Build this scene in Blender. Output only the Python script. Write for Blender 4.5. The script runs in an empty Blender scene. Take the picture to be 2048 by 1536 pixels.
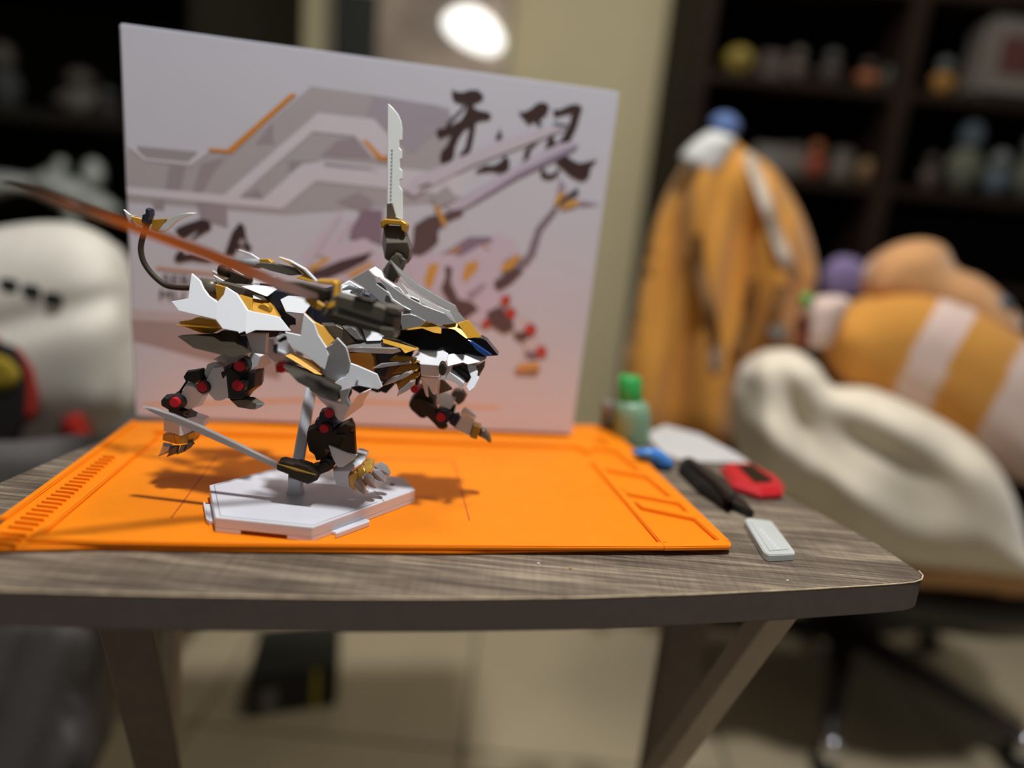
import bpy, bmesh, math, random
import numpy as np
from mathutils import Vector, Matrix
from mathutils.geometry import delaunay_2d_cdt
random.seed(7)
C = bpy.context.scene
COL = C.collection
R = math.radians

# ------------------------------------------------------------------ camera
FPX, PITCH, ROLL, CAMH = 1352.4, 0.23244, 0.09714, 0.19875
ZT = 0.66                                   # height of the mat surface above the floor
cp, sp = math.cos(PITCH), math.sin(PITCH)
cr, sr = math.cos(ROLL), math.sin(ROLL)
RT, UP, FW = Vector((1, 0, 0)), Vector((0, sp, cp)), Vector((0, cp, -sp))
CAM = Vector((0, 0, ZT + CAMH))
cd = bpy.data.cameras.new('camera')
cam = bpy.data.objects.new('camera', cd)
COL.objects.link(cam)
ix, iy = RT * cr + UP * sr, RT * -sr + UP * cr
M = Matrix((ix, iy, -FW)).transposed().to_4x4()
M.translation = CAM
cam.matrix_world = M
cd.sensor_width = 36
cd.lens = FPX / 2048 * 36
cd.clip_start = 0.01
cd.dof.use_dof = True
cd.dof.focus_distance = 0.443
cd.dof.aperture_fstop = 1.2
C.camera = cam

# ------------------------------------------------------------------ light
w = bpy.data.worlds.new('world')
C.world = w
w.use_nodes = True
w.node_tree.nodes['Background'].inputs[0].default_value = (1.0, 0.95, 0.88, 1)
w.node_tree.nodes['Background'].inputs[1].default_value = 0.10


def lamp(name, loc, power, size, color, spot=None):
    d = bpy.data.lights.new(name, 'AREA')
    d.shape = 'DISK'
    d.size = size
    d.energy = power
    d.color = color
    o = bpy.data.objects.new(name, d)
    o.location = loc
    COL.objects.link(o)
    return o


lamp('ceiling_downlight', (0.16, 0.16, ZT + 1.62), 26.0, 0.12, (1.0, 0.985, 0.96))
lamp('room_lamp', (0.3, 1.0, ZT + 1.75), 7.0, 0.35, (1.0, 0.92, 0.78))
C.view_settings.view_transform = 'Standard'
C.view_settings.look = 'None'
C.view_settings.gamma = 1
C.view_settings.use_curve_mapping = False
C.view_settings.exposure = 0.0


# ------------------------------------------------------------------ helpers
def ray(px, py):
    dx, dy = px - 1024, py - 768
    X = cr * dx + sr * dy
    Y = -sr * dx + cr * dy
    return RT * X - UP * Y + FW * FPX


def W(px, py, Y):                            # the point of a sight line at distance Y ahead
    d = ray(px, py)
    return CAM + d * (Y / d.y)


def G(px, py, z=0.0):                        # the point of a sight line at height z over the mat
    d = ray(px, py)
    return CAM + d * ((z - CAMH) / d.z)


def lin(c):
    return tuple((x / 255 / 12.92 if x / 255 <= 0.04045 else ((x / 255 + 0.055) / 1.055) ** 2.4) for x in c) + (1,)


def mat(name, rgb, rough=0.5, metal=0.0, var=0.06, scale=40, bump=0.0, sheen=0.0, coat=0.0, trans=0.0, emit=0, spec=None):
    m = bpy.data.materials.new(name)
    m.use_nodes = True
    nt = m.node_tree
    b = nt.nodes['Principled BSDF']
    tc = nt.nodes.new('ShaderNodeTexCoord')
    n = nt.nodes.new('ShaderNodeTexNoise')
    n.inputs['Scale'].default_value = scale
    n.inputs['Detail'].default_value = 4
    nt.links.new(tc.outputs['Object'], n.inputs['Vector'])
    r = nt.nodes.new('ShaderNodeValToRGB')
    c = lin(rgb)
    r.color_ramp.elements[0].position = 0.3
    r.color_ramp.elements[1].position = 0.7
    r.color_ramp.elements[0].color = tuple(x * (1 - var) for x in c[:3]) + (1,)
    r.color_ramp.elements[1].color = tuple(min(1, x * (1 + var)) for x in c[:3]) + (1,)
    nt.links.new(n.outputs['Fac'], r.inputs['Fac'])
    nt.links.new(r.outputs['Color'], b.inputs['Base Color'])
    b.inputs['Roughness'].default_value = rough
    b.inputs['Metallic'].default_value = metal
    if coat: b.inputs['Coat Weight'].default_value = coat
    if sheen: b.inputs['Sheen Weight'].default_value = sheen
    if trans: b.inputs['Transmission Weight'].default_value = trans
    if spec is not None: b.inputs['Specular IOR Level'].default_value = spec
    if emit:
        nt.links.new(r.outputs['Color'], b.inputs['Emission Color'])
        b.inputs['Emission Strength'].default_value = emit
    if bump:
        bp = nt.nodes.new('ShaderNodeBump')
        bp.inputs['Strength'].default_value = bump
        bp.inputs['Distance'].default_value = 0.002
        nt.links.new(n.outputs['Fac'], bp.inputs['Height'])
        nt.links.new(bp.outputs['Normal'], b.inputs['Normal'])
    return m


def link(name, me, m=None, parent=None):
    o = bpy.data.objects.new(name, me)
    COL.objects.link(o)
    if m is not None:
        for k in (m if isinstance(m, (list, tuple)) else [m]): me.materials.append(k)
    if parent is not None:
        o.parent = parent
        o.matrix_parent_inverse = parent.matrix_world.inverted()
    return o


def obj(name, bm, m=None, parent=None, smooth=False):
    bmesh.ops.recalc_face_normals(bm, faces=bm.faces[:])
    if smooth:
        for f in bm.faces: f.smooth = True
    me = bpy.data.meshes.new(name)
    bm.to_mesh(me)
    bm.free()
    return link(name, me, m, parent)


def tag(o, label, cat, group=None, kind=None):
    o['label'] = label
    o['category'] = cat
    if group: o['group'] = group
    if kind: o['kind'] = kind
    return o


def struct(o):
    o['kind'] = 'structure'
    return o


def empty(name, loc):
    o = bpy.data.objects.new(name, None)
    o.location = loc
    o.empty_display_size = 0.02
    COL.objects.link(o)
    o.matrix_world = Matrix.Translation(loc)
    return o


def bevel(bm, off, seg=1, ang=22):
    if not off: return
    bm.normal_update()
    es = [e for e in bm.edges if len(e.link_faces) == 2 and e.calc_face_angle(0) > R(ang)]
    try:
        bmesh.ops.bevel(bm, geom=es, offset=off, segments=seg, affect='EDGES', clamp_overlap=True)
    except Exception:
        pass


def prism_bm(top, dvec, bev=0.0, seg=1, bm=None):        # polygon of 3-D points pushed along dvec
    own = bm is None
    if own: bm = bmesh.new()
    a = [bm.verts.new(p) for p in top]
    b = [bm.verts.new(Vector(p) + Vector(dvec)) for p in top]
    n = len(a)
    fs = [bm.faces.new(a), bm.faces.new(b[::-1])]
    for i in range(n): bm.faces.new((a[i], b[i], b[(i + 1) % n], a[(i + 1) % n]))
    if own:
        bmesh.ops.recalc_face_normals(bm, faces=bm.faces[:])
        bevel(bm, bev, seg)
        bmesh.ops.triangulate(bm, faces=[f for f in bm.faces if len(f.verts) > 4])
    return bm


def prism(name, top, dvec, m, parent=None, bev=0.0, seg=1):
    return obj(name, prism_bm(top, dvec, bev, seg), m, parent)


def box_bm(lo, hi, bm=None):
    own = bm or bmesh.new()
    r = bmesh.ops.create_cube(own, size=1)
    s = Vector(hi) - Vector(lo)
    c = (Vector(hi) + Vector(lo)) / 2
    for v in r['verts']: v.co = Vector((v.co.x * s.x, v.co.y * s.y, v.co.z * s.z)) + c
    return own


def box(name, lo, hi, m, parent=None, bev=0.0):
    bm = box_bm(lo, hi)
    bevel(bm, bev)
    return obj(name, bm, m, parent)


def beam(name, a, b, wx, wy, m, parent=None, side=(1, 0, 0), bev=0.0):   # square bar from a to b
    a, b = Vector(a), Vector(b)
    d = (b - a).normalized()
    s = Vector(side)
    s = (s - d * s.dot(d)).normalized()
    t = d.cross(s)
    ring = [s * wx / 2 + t * wy / 2, -s * wx / 2 + t * wy / 2, -s * wx / 2 - t * wy / 2, s * wx / 2 - t * wy / 2]
    return prism(name, [a + q for q in ring], b - a, m, parent, bev)


def tube_bm(pts, rad, n=10, bm=None, cap=True):
    bm = bm or bmesh.new()
    pts = [Vector(p) for p in pts]
    rings = []
    up = None
    for i, p in enumerate(pts):
        t = (pts[min(i + 1, len(pts) - 1)] - pts[max(i - 1, 0)]).normalized()
        if up is None: up = t.orthogonal().normalized()
        up = (up - t * up.dot(t)).normalized()
        v = t.cross(up)
        r = rad[i] if isinstance(rad, (list, tuple)) else rad
        rings.append([bm.verts.new(p + (up * math.cos(2 * math.pi * k / n) + v * math.sin(2 * math.pi * k / n)) * r) for k in range(n)])
    for A, B in zip(rings, rings[1:]):
        for k in range(n): bm.faces.new((A[k], A[(k + 1) % n], B[(k + 1) % n], B[k]))
    if cap:
        bm.faces.new(rings[0][::-1])
        bm.faces.new(rings[-1])
    return bm


def tube(name, pts, rad, m, parent=None, n=10):
    return obj(name, tube_bm(pts, rad, n), m, parent, smooth=n > 6)


def ball_bm(c, r, bm=None, u=20, v=12):
    bm = bm or bmesh.new()
    q = bmesh.ops.create_uvsphere(bm, u_segments=u, v_segments=v, radius=1)
    r = (r, r, r) if isinstance(r, (int, float)) else r
    for k in q['verts']: k.co = Vector((k.co.x * r[0], k.co.y * r[1], k.co.z * r[2])) + Vector(c)
    return bm


def ball(name, c, r, m, parent=None):
    return obj(name, ball_bm(c, r), m, parent, smooth=True)


def spline(pts, n=6):                        # Catmull-Rom through tuples, open
    out = []
    P = [pts[0]] + list(pts) + [pts[-1]]
    for i in range(1, len(P) - 2):
        for k in range(n):
            t = k / n
            out.append(tuple(0.5 * (2 * b + (c - a) * t + (2 * a - 5 * b + 4 * c - d) * t * t + (3 * b - a - 3 * c + d) * t ** 3)
                             for a, b, c, d in zip(P[i - 1], P[i], P[i + 1], P[i + 2])))
    out.append(tuple(pts[-1]))
    return out


def cspline(pts, n=4):                       # closed
    out = []
    L = len(pts)
    for i in range(L):
        a, b, c, d = pts[i - 1], pts[i], pts[(i + 1) % L], pts[(i + 2) % L]
        for k in range(n):
            t = k / n
            out.append(tuple(0.5 * (2 * q + (r - p) * t + (2 * p - 5 * q + 4 * r - s) * t * t + (3 * q - p - 3 * r + s) * t ** 3)
                             for p, q, r, s in zip(a, b, c, d)))
    return out


def puff(name, outline, Y, depth, m, parent=None, step=14, folds=None, back=0.7, pick=None, edge=60.0, sm=True):
    """A stuffed or draped body: its outline at its own distance, swelling towards both sides."""
    ol = cspline(outline, 4)
    n = len(ol)
    xs = [p[0] for p in ol]
    ys = [p[1] for p in ol]

    def inside(x, y):
        c = False
        for i in range(n):
            (x1, y1), (x2, y2) = ol[i - 1], ol[i]
            if (y1 > y) != (y2 > y) and x < (x2 - x1) * (y - y1) / (y2 - y1) + x1: c = not c
        return c

    def dist(x, y):
        best = 1e9
        for i in range(n):
            (x1, y1), (x2, y2) = ol[i - 1], ol[i]
            dx, dy = x2 - x1, y2 - y1
            t = max(0, min(1, ((x - x1) * dx + (y - y1) * dy) / (dx * dx + dy * dy + 1e-9)))
            best = min(best, math.hypot(x - x1 - t * dx, y - y1 - t * dy))
        return best
    pts = [Vector(p) for p in ol]
    y = min(ys)
    row = 0
    while y < max(ys):
        x = min(xs) + (row % 2) * step / 2
        while x < max(xs):
            if inside(x, y) and dist(x, y) > step * 0.6: pts.append(Vector((x, y)))
            x += step
        y += step * 0.87
        row += 1
    vs, es, fs, _, _, _ = delaunay_2d_cdt(pts, [(i, (i + 1) % n) for i in range(n)], [], 1, 1e-4)
    bm = bmesh.new()
    fr, bk = [], []
    for v in vs:
        d = min(1.0, dist(v.x, v.y) / edge)
        g = math.sqrt(max(0, 1 - (1 - d) ** 2))
        if d < 1e-3:
            q = bm.verts.new(W(v.x, v.y, Y))
            fr.append(q)
            bk.append(q)
            continue
        k = folds(v.x, v.y) if folds else 0
        fr.append(bm.verts.new(W(v.x, v.y, Y - depth * g - k * min(1, g * 1.5))))
        p = W(v.x, v.y, Y)
        bk.append(bm.verts.new(p + Vector((0, depth * back * g, 0))))
    for f in fs:
        cx = sum(vs[i].x for i in f) / len(f)
        cy = sum(vs[i].y for i in f) / len(f)
        for side in (fr, bk):
            try:
                face = bm.faces.new([side[i] for i in (f if side is fr else f[::-1])])
                if pick: face.material_index = pick(cx, cy)
            except ValueError:
                pass
    return obj(name, bm, m, parent, smooth=sm)


CR = {'A': (230, 400, 5.12), 'B': (540, 480, 5.12), 'C': (680, 520, 5.12), 'D': (280, 660, 5.12), 'E': (560, 700, 5.12),
      'F': (700, 190, 3.84), 'H': (380, 880, 4.2667), 'K': (240, 150, 3.9385), 'J': (780, 150, 4.2667), 'L': (780, 400, 3.939),
      'N': (560, 540, 6.8267), 'O': (600, 640, 7.68), 'Q': (820, 660, 6.4), 'S': (560, 420, 4.6545), 'M': (1180, 700, 3.339),
      'I': (0, 0, 1.0), 'T': (0, 820, 3.657), 'Z': (290, 420, 7.68)}


def px(c, p):
    o = CR[c]
    return (o[0] + p[0] / o[2], o[1] + p[1] / o[2])


def plate(name, parent, m, c, pts, Y, t, faces=None, gem=0.0, bev=0.0003, mirror=False):
    """A moulded plate or block of the kit: outline (third value = mm nearer(-)/farther(+)), thickness t, bevelled edges."""
    P = []
    for q in pts:
        x, y = px(c, q)
        P.append((x, y, Y + (q[2] / 1000 if len(q) > 2 else 0)))
    bm = bmesh.new()
    n = len(P)
    if faces is None: faces = [list(range(n))]
    if any(len(q) > 2 for q in pts):         # flatten every facet, hinged along the edges it shares
        fixed = set()
        for f in faces:
            A = np.array([[P[i][0], P[i][1], 1.0] for i in f])
            ww = np.array([40.0 if i in fixed else 1.0 for i in f])
            yy = np.array([P[i][2] for i in f])
            k = np.linalg.lstsq(A * ww[:, None], yy * ww, rcond=None)[0]
            for i, v in zip(f, A @ k):
                if i not in fixed: P[i] = (P[i][0], P[i][1], float(v))
            fixed |= set(f)
    if gem:
        cx = sum(p[0] for p in P) / n
        cy = sum(p[1] for p in P) / n
        base = [W(*p) for p in P]
        cc = sum(base, Vector()) / n
        a = [bm.verts.new(cc + (p - cc) * gem + Vector((0, -t / 2, 0))) for p in base]
        e = [bm.verts.new(p) for p in base]
        b = [bm.verts.new(cc + (p - cc) * gem + Vector((0, t / 2, 0))) for p in base]
        bm.faces.new(a)
        bm.faces.new(b[::-1])
        for i in range(n):
            j = (i + 1) % n
            bm.faces.new((a[i], e[i], e[j], a[j]))
            bm.faces.new((e[i], b[i], b[j], e[j]))
    else:
        a = [bm.verts.new(W(*p)) for p in P]
        b = [bm.verts.new(W(*p) + Vector((0, t, 0))) for p in P]
        cnt = {}
        for f in faces:
            bm.faces.new([a[i] for i in f])
            bm.faces.new([b[i] for i in f[::-1]])
            for i, j in zip(f, f[1:] + f[:1]):
                cnt[(i, j)] = cnt.get((i, j), 0) + 1
        for (i, j) in cnt:
            if (j, i) not in cnt: bm.faces.new((a[i], b[i], b[j], a[j]))
    loose = [v for v in bm.verts if not v.link_faces]
    for v in loose: bm.verts.remove(v)
    bmesh.ops.recalc_face_normals(bm, faces=bm.faces[:])
    bmesh.ops.triangulate(bm, faces=[f for f in bm.faces if len(f.verts) > 4])
    bevel(bm, bev, ang=25)
    o = obj(name, bm, m, parent)
    if mirror:
        d = o.data.copy()
        for v in d.vertices: v.co.y = 2 * YM - v.co.y
        d.flip_normals()
        o2 = link(name, d, None, parent)
    return o


def disc(name, parent, m, c, p, r, Y0, Y1, n=20, tip=0.85):       # round cap whose axis runs across the kit
    x, y = px(c, p)
    rr = r / CR[c][2] / FPX * Y0
    a = W(x, y, Y0)
    k = Vector((a.x, Y1, a.z))
    pts = [a + Vector((0, -0.0001, 0)), a + Vector((0, (Y1 - Y0) * 0.25, 0)), k]
    return obj(name, tube_bm(pts, [rr * tip, rr, rr], n), m, parent)


def on(o, pxl, py, lift=0.0):                # distance of a body's surface along a sight line
    from mathutils.bvhtree import BVHTree
    b = BVHTree.FromPolygons([v.co for v in o.data.vertices], [p.vertices[:] for p in o.data.polygons])
    h = b.ray_cast(CAM, ray(pxl, py).normalized())
    return h[0].y - lift


# ------------------------------------------------------------------ materials
def wood_mat():
    m = bpy.data.materials.new('grey_brown_wood_laminate')
    m.use_nodes = True
    nt = m.node_tree
    b = nt.nodes['Principled BSDF']
    tc = nt.nodes.new('ShaderNodeTexCoord')
    mp = nt.nodes.new('ShaderNodeMapping')
    mp.inputs['Rotation'].default_value = (0, 0, R(-11))
    mp.inputs['Scale'].default_value = (14, 420, 30)
    nt.links.new(tc.outputs['Object'], mp.inputs['Vector'])
    n1 = nt.nodes.new('ShaderNodeTexNoise')
    n1.inputs['Scale'].default_value = 1
    n1.inputs['Detail'].default_value = 6
    n1.inputs['Roughness'].default_value = 0.65
    nt.links.new(mp.outputs[0], n1.inputs['Vector'])
    mp2 = nt.nodes.new('ShaderNodeMapping')
    mp2.inputs['Rotation'].default_value = (0, 0, R(-11))
    mp2.inputs['Scale'].default_value = (9, 45, 10)
    nt.links.new(tc.outputs['Object'], mp2.inputs['Vector'])
    n2 = nt.nodes.new('ShaderNodeTexNoise')
    n2.inputs['Scale'].default_value = 1
    n2.inputs['Detail'].default_value = 5
    nt.links.new(mp2.outputs[0], n2.inputs['Vector'])
    mp3 = nt.nodes.new('ShaderNodeMapping')
    mp3.inputs['Rotation'].default_value = (0, 0, R(-20))
    mp3.inputs['Scale'].default_value = (500, 22, 10)
    nt.links.new(tc.outputs['Object'], mp3.inputs['Vector'])
    n3 = nt.nodes.new('ShaderNodeTexNoise')
    n3.inputs['Scale'].default_value = 1
    nt.links.new(mp3.outputs[0], n3.inputs['Vector'])
    a = nt.nodes.new('ShaderNodeMath')
    a.operation = 'MULTIPLY_ADD'
    a.inputs[1].default_value = 0.69
    nt.links.new(n1.outputs['Fac'], a.inputs[0])
    s = nt.nodes.new('ShaderNodeMath')
    s.operation = 'MULTIPLY'
    s.inputs[1].default_value = 0.28
    nt.links.new(n2.outputs['Fac'], s.inputs[0])
    s3 = nt.nodes.new('ShaderNodeMath')
    s3.operation = 'MULTIPLY_ADD'
    s3.inputs[1].default_value = 0.09
    nt.links.new(n3.outputs['Fac'], s3.inputs[0])
    nt.links.new(s.outputs[0], s3.inputs[2])
    nt.links.new(s3.outputs[0], a.inputs[2])
    r = nt.nodes.new('ShaderNodeValToRGB')
    r.color_ramp.elements[0].position = 0.40
    r.color_ramp.elements[0].color = lin((68, 58, 49))
    r.color_ramp.elements[1].position = 0.66
    r.color_ramp.elements[1].color = lin((166, 152, 130))
    e = r.color_ramp.elements.new(0.53)
    e.color = lin((110, 97, 84))
    nt.links.new(a.outputs[0], r.inputs['Fac'])
    nt.links.new(r.outputs['Color'], b.inputs['Base Color'])
    b.inputs['Roughness'].default_value = 0.62
    bp = nt.nodes.new('ShaderNodeBump')
    bp.inputs['Strength'].default_value = 0.25
    bp.inputs['Distance'].default_value = 0.0006
    nt.links.new(n1.outputs['Fac'], bp.inputs['Height'])
    nt.links.new(bp.outputs['Normal'], b.inputs['Normal'])
    return m


WOOD = wood_mat()
EDGE = mat('table_edge_band', (106, 93, 88), 0.6, var=0.06, scale=120)
ORANGE = mat('orange_silicone', (247, 138, 8), 0.55, var=0.03, scale=60, spec=0.3)
ORLINE = mat('orange_silicone_line', (205, 100, 6), 0.6, var=0.03)
WHITE = mat('white_kit_plastic', (230, 234, 241), 0.38, var=0.01, spec=0.4)
STAND = mat('pale_grey_stand_plastic', (220, 223, 233), 0.3, var=0.01)
STANDL = mat('stand_groove_grey', (150, 154, 160), 0.5)
GUN = mat('gunmetal_plastic', (110, 104, 92), 0.38, 0.25, var=0.04)
GUN2 = mat('dark_gunmetal_plastic', (58, 51, 41), 0.5, 0.0, var=0.04, spec=0.25)
GOLD = mat('ochre_gold_plastic', (208, 156, 50), 0.36, 0.2, var=0.03)
GOLDM = mat('metallic_gold_plastic', (204, 164, 74), 0.3, 0.4, var=0.03)
SILVER = mat('silver_plated_plastic', (206, 206, 208), 0.28, 0.55, var=0.02)
MANE = mat('satin_silver_mane_plastic', (158, 158, 158), 0.33, 0.45, var=0.02)
NAVY = mat('navy_plastic', (38, 44, 64), 0.4, var=0.05)
BLACK = mat('black_joint_plastic', (30, 28, 28), 0.4, var=0.05)
GLOSS = mat('gloss_black_visor', (9, 8, 13), 0.14, var=0.02, spec=0.3)
BLUE = mat('clear_blue_strip', (46, 86, 160), 0.15, var=0.03)
RED = mat('red_joint_cap', (196, 28, 44), 0.35, var=0.04)
BLADEW = mat('pale_blade_silver', (238, 242, 240), 0.3, 0.1, var=0.02)
BLADEC = mat('chromed_blade', (150, 128, 118), 0.28, 0.9, var=0.03)
BOXM = mat('box_card_white', (214, 216, 228), 0.42, var=0.015, scale=8)
FLOORT = mat('beige_floor_tile', (186, 172, 144), 0.3, var=0.05, scale=6)
GROUT = mat('grey_grout', (112, 104, 88), 0.8)
WALLM = mat('olive_beige_wall_paint', (214, 202, 164), 0.8, var=0.02, scale=5)
DARKW = mat('dark_walnut_shelf_wood', (36, 23, 14), 0.75, var=0.2, scale=14, spec=0.2)
BLACKW = mat('near_black_shelf_wood', (32, 28, 19), 0.75, var=0.2, scale=14, spec=0.2)
MUST = mat('mustard_cloth', (212, 148, 60), 0.9, var=0.06, scale=18, sheen=0.2)
PEACH = mat('peach_plush', (214, 158, 104), 0.95, var=0.05, scale=40, sheen=0.3)
PINKW = mat('pinkish_white_plush', (226, 200, 190), 0.95, var=0.04, scale=40, sheen=0.3)
CREAM = mat('cream_fleece_blanket', (240, 229, 208), 0.95, var=0.05, scale=30, sheen=0.3, bump=0.2)
PLUSHW = mat('white_plush', (238, 233, 222), 0.95, var=0.03, scale=40, sheen=0.3)
CHARC = mat('charcoal_cloth', (98, 94, 94), 0.9, var=0.08, scale=30)
CHAIRB = mat('black_chair_plastic', (26, 24, 24), 0.45)
CHROME = mat('polished_chrome', (225, 225, 230), 0.12, 1.0)

# ------------------------------------------------------------------ the room
fl = struct(box('floor', (-3.0, -0.6, -0.05), (3.0, 2.2, -0.004), GROUT))
T = 0.45
tile_me = None
ang = 0.0
for i in range(-5, 6):
    for j in range(0, 5):
        x0, y0 = -0.02 + i * T, 0.06 + j * T
        if x0 < -2.4 or x0 > 2.3: continue
        if tile_me is None:
            o = box('tile', (x0, y0, -0.004), (x0 + T - 0.006, min(y0 + T - 0.006, 2.1), 0.0), FLOORT, fl, 0.001)
            tile_me, tx, ty = o.data, x0, y0
        else:
            o = link('tile', tile_me, None, fl)
            o.location = (x0 - tx, y0 - ty, random.uniform(-0.0004, 0.0004))
WY = 2.08
struct(box('wall_back', (-3.0, WY, 0), (3.0, WY + 0.1, 2.7), WALLM))
struct(box('baseboard_back', (-2.4, WY - 0.015, 0), (2.9, WY - 0.001, 0.09), mat('baseboard_cream', (196, 186, 158), 0.5)))


# ------------------------------------------------------------------ side table
table = empty('side_table', (0, 0.55, 0))
zt = -0.004
front = [(-60, 1178), (0, 1180), (225, 1187), (450, 1192), (680, 1196), (900, 1197), (1150, 1195), (1400, 1188), (1600, 1179), (1740, 1171), (1800, 1167)]
corner = [(1828, 1164), (1843, 1159), (1846, 1151), (1838, 1142)]
right = [(1800, 1117), (1760, 1091), (1700, 1058), (1640, 1026), (1560, 985), (1470, 938), (1380, 898), (1300, 866), (1250, 846)]
leftp = [(270, 852), (250, 862), (130, 908), (0, 964)]
tp = [G(*p, zt) for p in front + corner + right]
bl = [G(*p, zt) for p in leftp]
fl0 = tp[0]
pl = bl[-1]
tp = tp + bl + [pl + (pl - bl[0]) * 0.25 + Vector((0.0, 0, 0)), Vector((-0.385, 0.335, ZT + zt)), Vector((-0.372, 0.303, ZT + zt))]
TH = 0.0215
bm = prism_bm(tp, (0, 0, -TH), 0.0012, 2)
for f in bm.faces: f.material_index = 0 if f.normal.z > 0.3 else 1
obj('tabletop', bm, [WOOD, EDGE], table)
zb = ZT + zt - TH
tube('worn_lit_front_edge', [G(*p, zt - .0002) for p in front[1:] + corner], .0005, mat('chipped_highlight_edge', (206, 186, 154), 0.7, var=0.35, scale=90), table, 6)  # pale strip: chipped edge and its lit highlight, both in the colour
# apron board under the top
a0, a1 = W(490, 1238, 0.385), W(1300, 1238, 0.425)
d = Vector((a1.x - a0.x, a1.y - a0.y, 0))
nrm = Vector((-d.y, d.x, 0)).normalized()
zz = W(900, 1253, 0.40).z
prism('apron_board', [Vector((a0.x, a0.y, zb)), Vector((a1.x, a1.y, zb)), Vector((a1.x, a1.y, zb)) + nrm * 0.09, Vector((a0.x, a0.y, zb)) + nrm * 0.09],
      (0, 0, zz - zb), WOOD, table, 0.001)


def leg(p0, p1, wx, wy, m, side):
    p0, p1 = Vector(p0), Vector(p1)
    k = (0.0 - p0.z) / (p1.z - p0.z)
    return beam('leg', p0, p0 + (p1 - p0) * k, wx, wy, m, table, side, 0.0012)


LEGM = mat('table_leg_laminate', (104, 90, 80), 0.6, var=0.1, scale=60)
LEGL = mat('pale_leg_edge_laminate', (186, 168, 148), 0.6, var=0.06, scale=60)
p = W(1580, 1226, 0.43)
leg((p.x, p.y, zb), W(1325, 1536, 0.50), 0.022, 0.018, LEGL, (1, 0.15, 0))
p = W(1375, 1240, 0.63)
leg((p.x, p.y, zb), W(1318, 1536, 0.68), 0.046, 0.018, LEGM, (1, 0.15, 0))
p = W(232, 1222, 0.375)
leg((p.x, p.y, zb), W(318, 1536, 0.47), 0.030, 0.018, LEGM, (1, 0.5, 0))
p = W(372, 1240, 0.60)
leg((p.x, p.y, zb), W(335, 1480, 0.52), 0.012, 0.020, LEGL, (1, 0.1, 0))
tag(table, 'grey-brown wood-grain folding side table with rounded corners carrying the orange mat', 'table')

# ------------------------------------------------------------------ orange silicone mat
mt = empty('silicone_work_mat', (0, 0.5, ZT))
FR, BR, BL_ = G(1461, 1090, 0.001), G(1214, 848, 0.001), G(266, 840, 0.001)
FL_ = G(0, 1040, 0.001) + (G(0, 1040, 0.001) - G(140, 931, 0.001)) * 0.42
FLb = G(-70, 1092, 0.001)
side = [G(140, 931, 0.001), G(0, 1041, 0.001), FLb]
edge = [FLb, G(200, 1087, .001), G(460, 1092, .001), G(900, 1097, .001), FR + Vector((-0.004, -0.0, 0)), FR + Vector((0.0, 0.004, 0)), BR, BL_, G(140, 931, 0.001), G(0, 1041, 0.001)]
for v in edge: v.z = ZT
prism('mat_sheet', edge, (0, 0, zt + 0.0002), ORANGE, mt, 0.0015, 3)


RAISED = [0]


def raised(name, pts, h, c='I', bev=0.0008, m=ORANGE, z0=-0.0005):
    RAISED[0] += 1
    if bev: h += 0.00005 * (RAISED[0] % 9)
    top = [G(*px(c, q), h) for q in pts]
    return prism(name, top, (0, 0, -(h - z0)), m, mt, bev, 2)


RH = 0.0024
raised('front_rim', [(52, 1078), (200, 1083), (460, 1088), (900, 1092), (1330, 1094), (1330, 1083), (900, 1083), (460, 1078), (85, 1066)], RH)
raised('left_rim', [(52, 1078), (85, 1066), (318, 870), (303, 861)], RH)
raised('left_edge_rim', [(-8, 1036), (12, 1036), (276, 842), (264, 839)], 0.0016)
raised('back_rim', [(300, 862), (330, 850), (1150, 878), (1200, 850), (1214, 847), (1180, 905), (1150, 892), (800, 880), (600, 870)], RH)
raised('right_divider_rim', [(1182, 922), (1196, 921), (1338, 1084), (1322, 1086)], RH)
raised('right_edge_rim', [(1463, 1083), (1440, 1082), (1392, 1040), (1360, 1008), (1298, 957), (1190, 868), (1190, 850), (1214, 846)], RH)
raised('front_tray_rim', [(1322, 1086), (1338, 1080), (1442, 1079), (1463, 1083), (1461, 1092), (1328, 1094)], RH)
for q in ([(1268, 1001), (1388, 1026), (1402, 1039), (1284, 1014)], [(1238, 973), (1350, 995), (1364, 1007), (1253, 986)],
          [(1198, 928), (1300, 944), (1312, 956), (1209, 938)], [(1160, 884), (1232, 893), (1246, 904), (1170, 893)]):
    raised('tray_divider', q, RH)
n = 22
for k in range(-2, n):
    f = k / (n - 1)
    f = 1 - (1 - f) ** 1.0
    e = f ** 0.82 if f > 0 else f * 1.2
    ax, ay = 0 + 205 * e, 1062 - 152 * e
    bx, by = 52 + 178 * e, 1068 - 156 * e
    th = 3.4 * (1 - 0.55 * max(f, 0))
    if k % 1 == 0:
        raised('rib', [(ax, ay - th), (bx, by - th), (bx, by + th * 0.5), (ax, ay + th * 0.5)], 0.0016, bev=0.0003)
for q in ([(340, 1036), (344, 1037), (437, 909), (434, 909)], [(437, 909), (437, 911), (905, 922), (905, 920)], [(905, 920), (908, 920), (941, 1041), (937, 1041)]):
    raised('engraved_line', q, 0.00012, bev=0, m=ORLINE)
for k in range(5):                            # worn rows of embossed lettering too faint to read
    x0, y0 = 1092 + k * 6, 962 + k * 8
    for j in range(13):
        if random.random() < 0.2: continue
        xx = x0 + j * (9.5 + k * 0.3)
        yy = y0 + j * 0.5
        raised('embossed_dash', [(xx, yy), (xx + 5, yy + .2), (xx + 6, yy + 2.2), (xx + 1, yy + 2)], 0.0002, bev=0, m=mat('faint_emboss', (236, 128, 8), 0.6) if False else ORANGE)
tag(mt, 'orange silicone work mat with ribbed left edge and parts trays on the right', 'mat')

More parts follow.
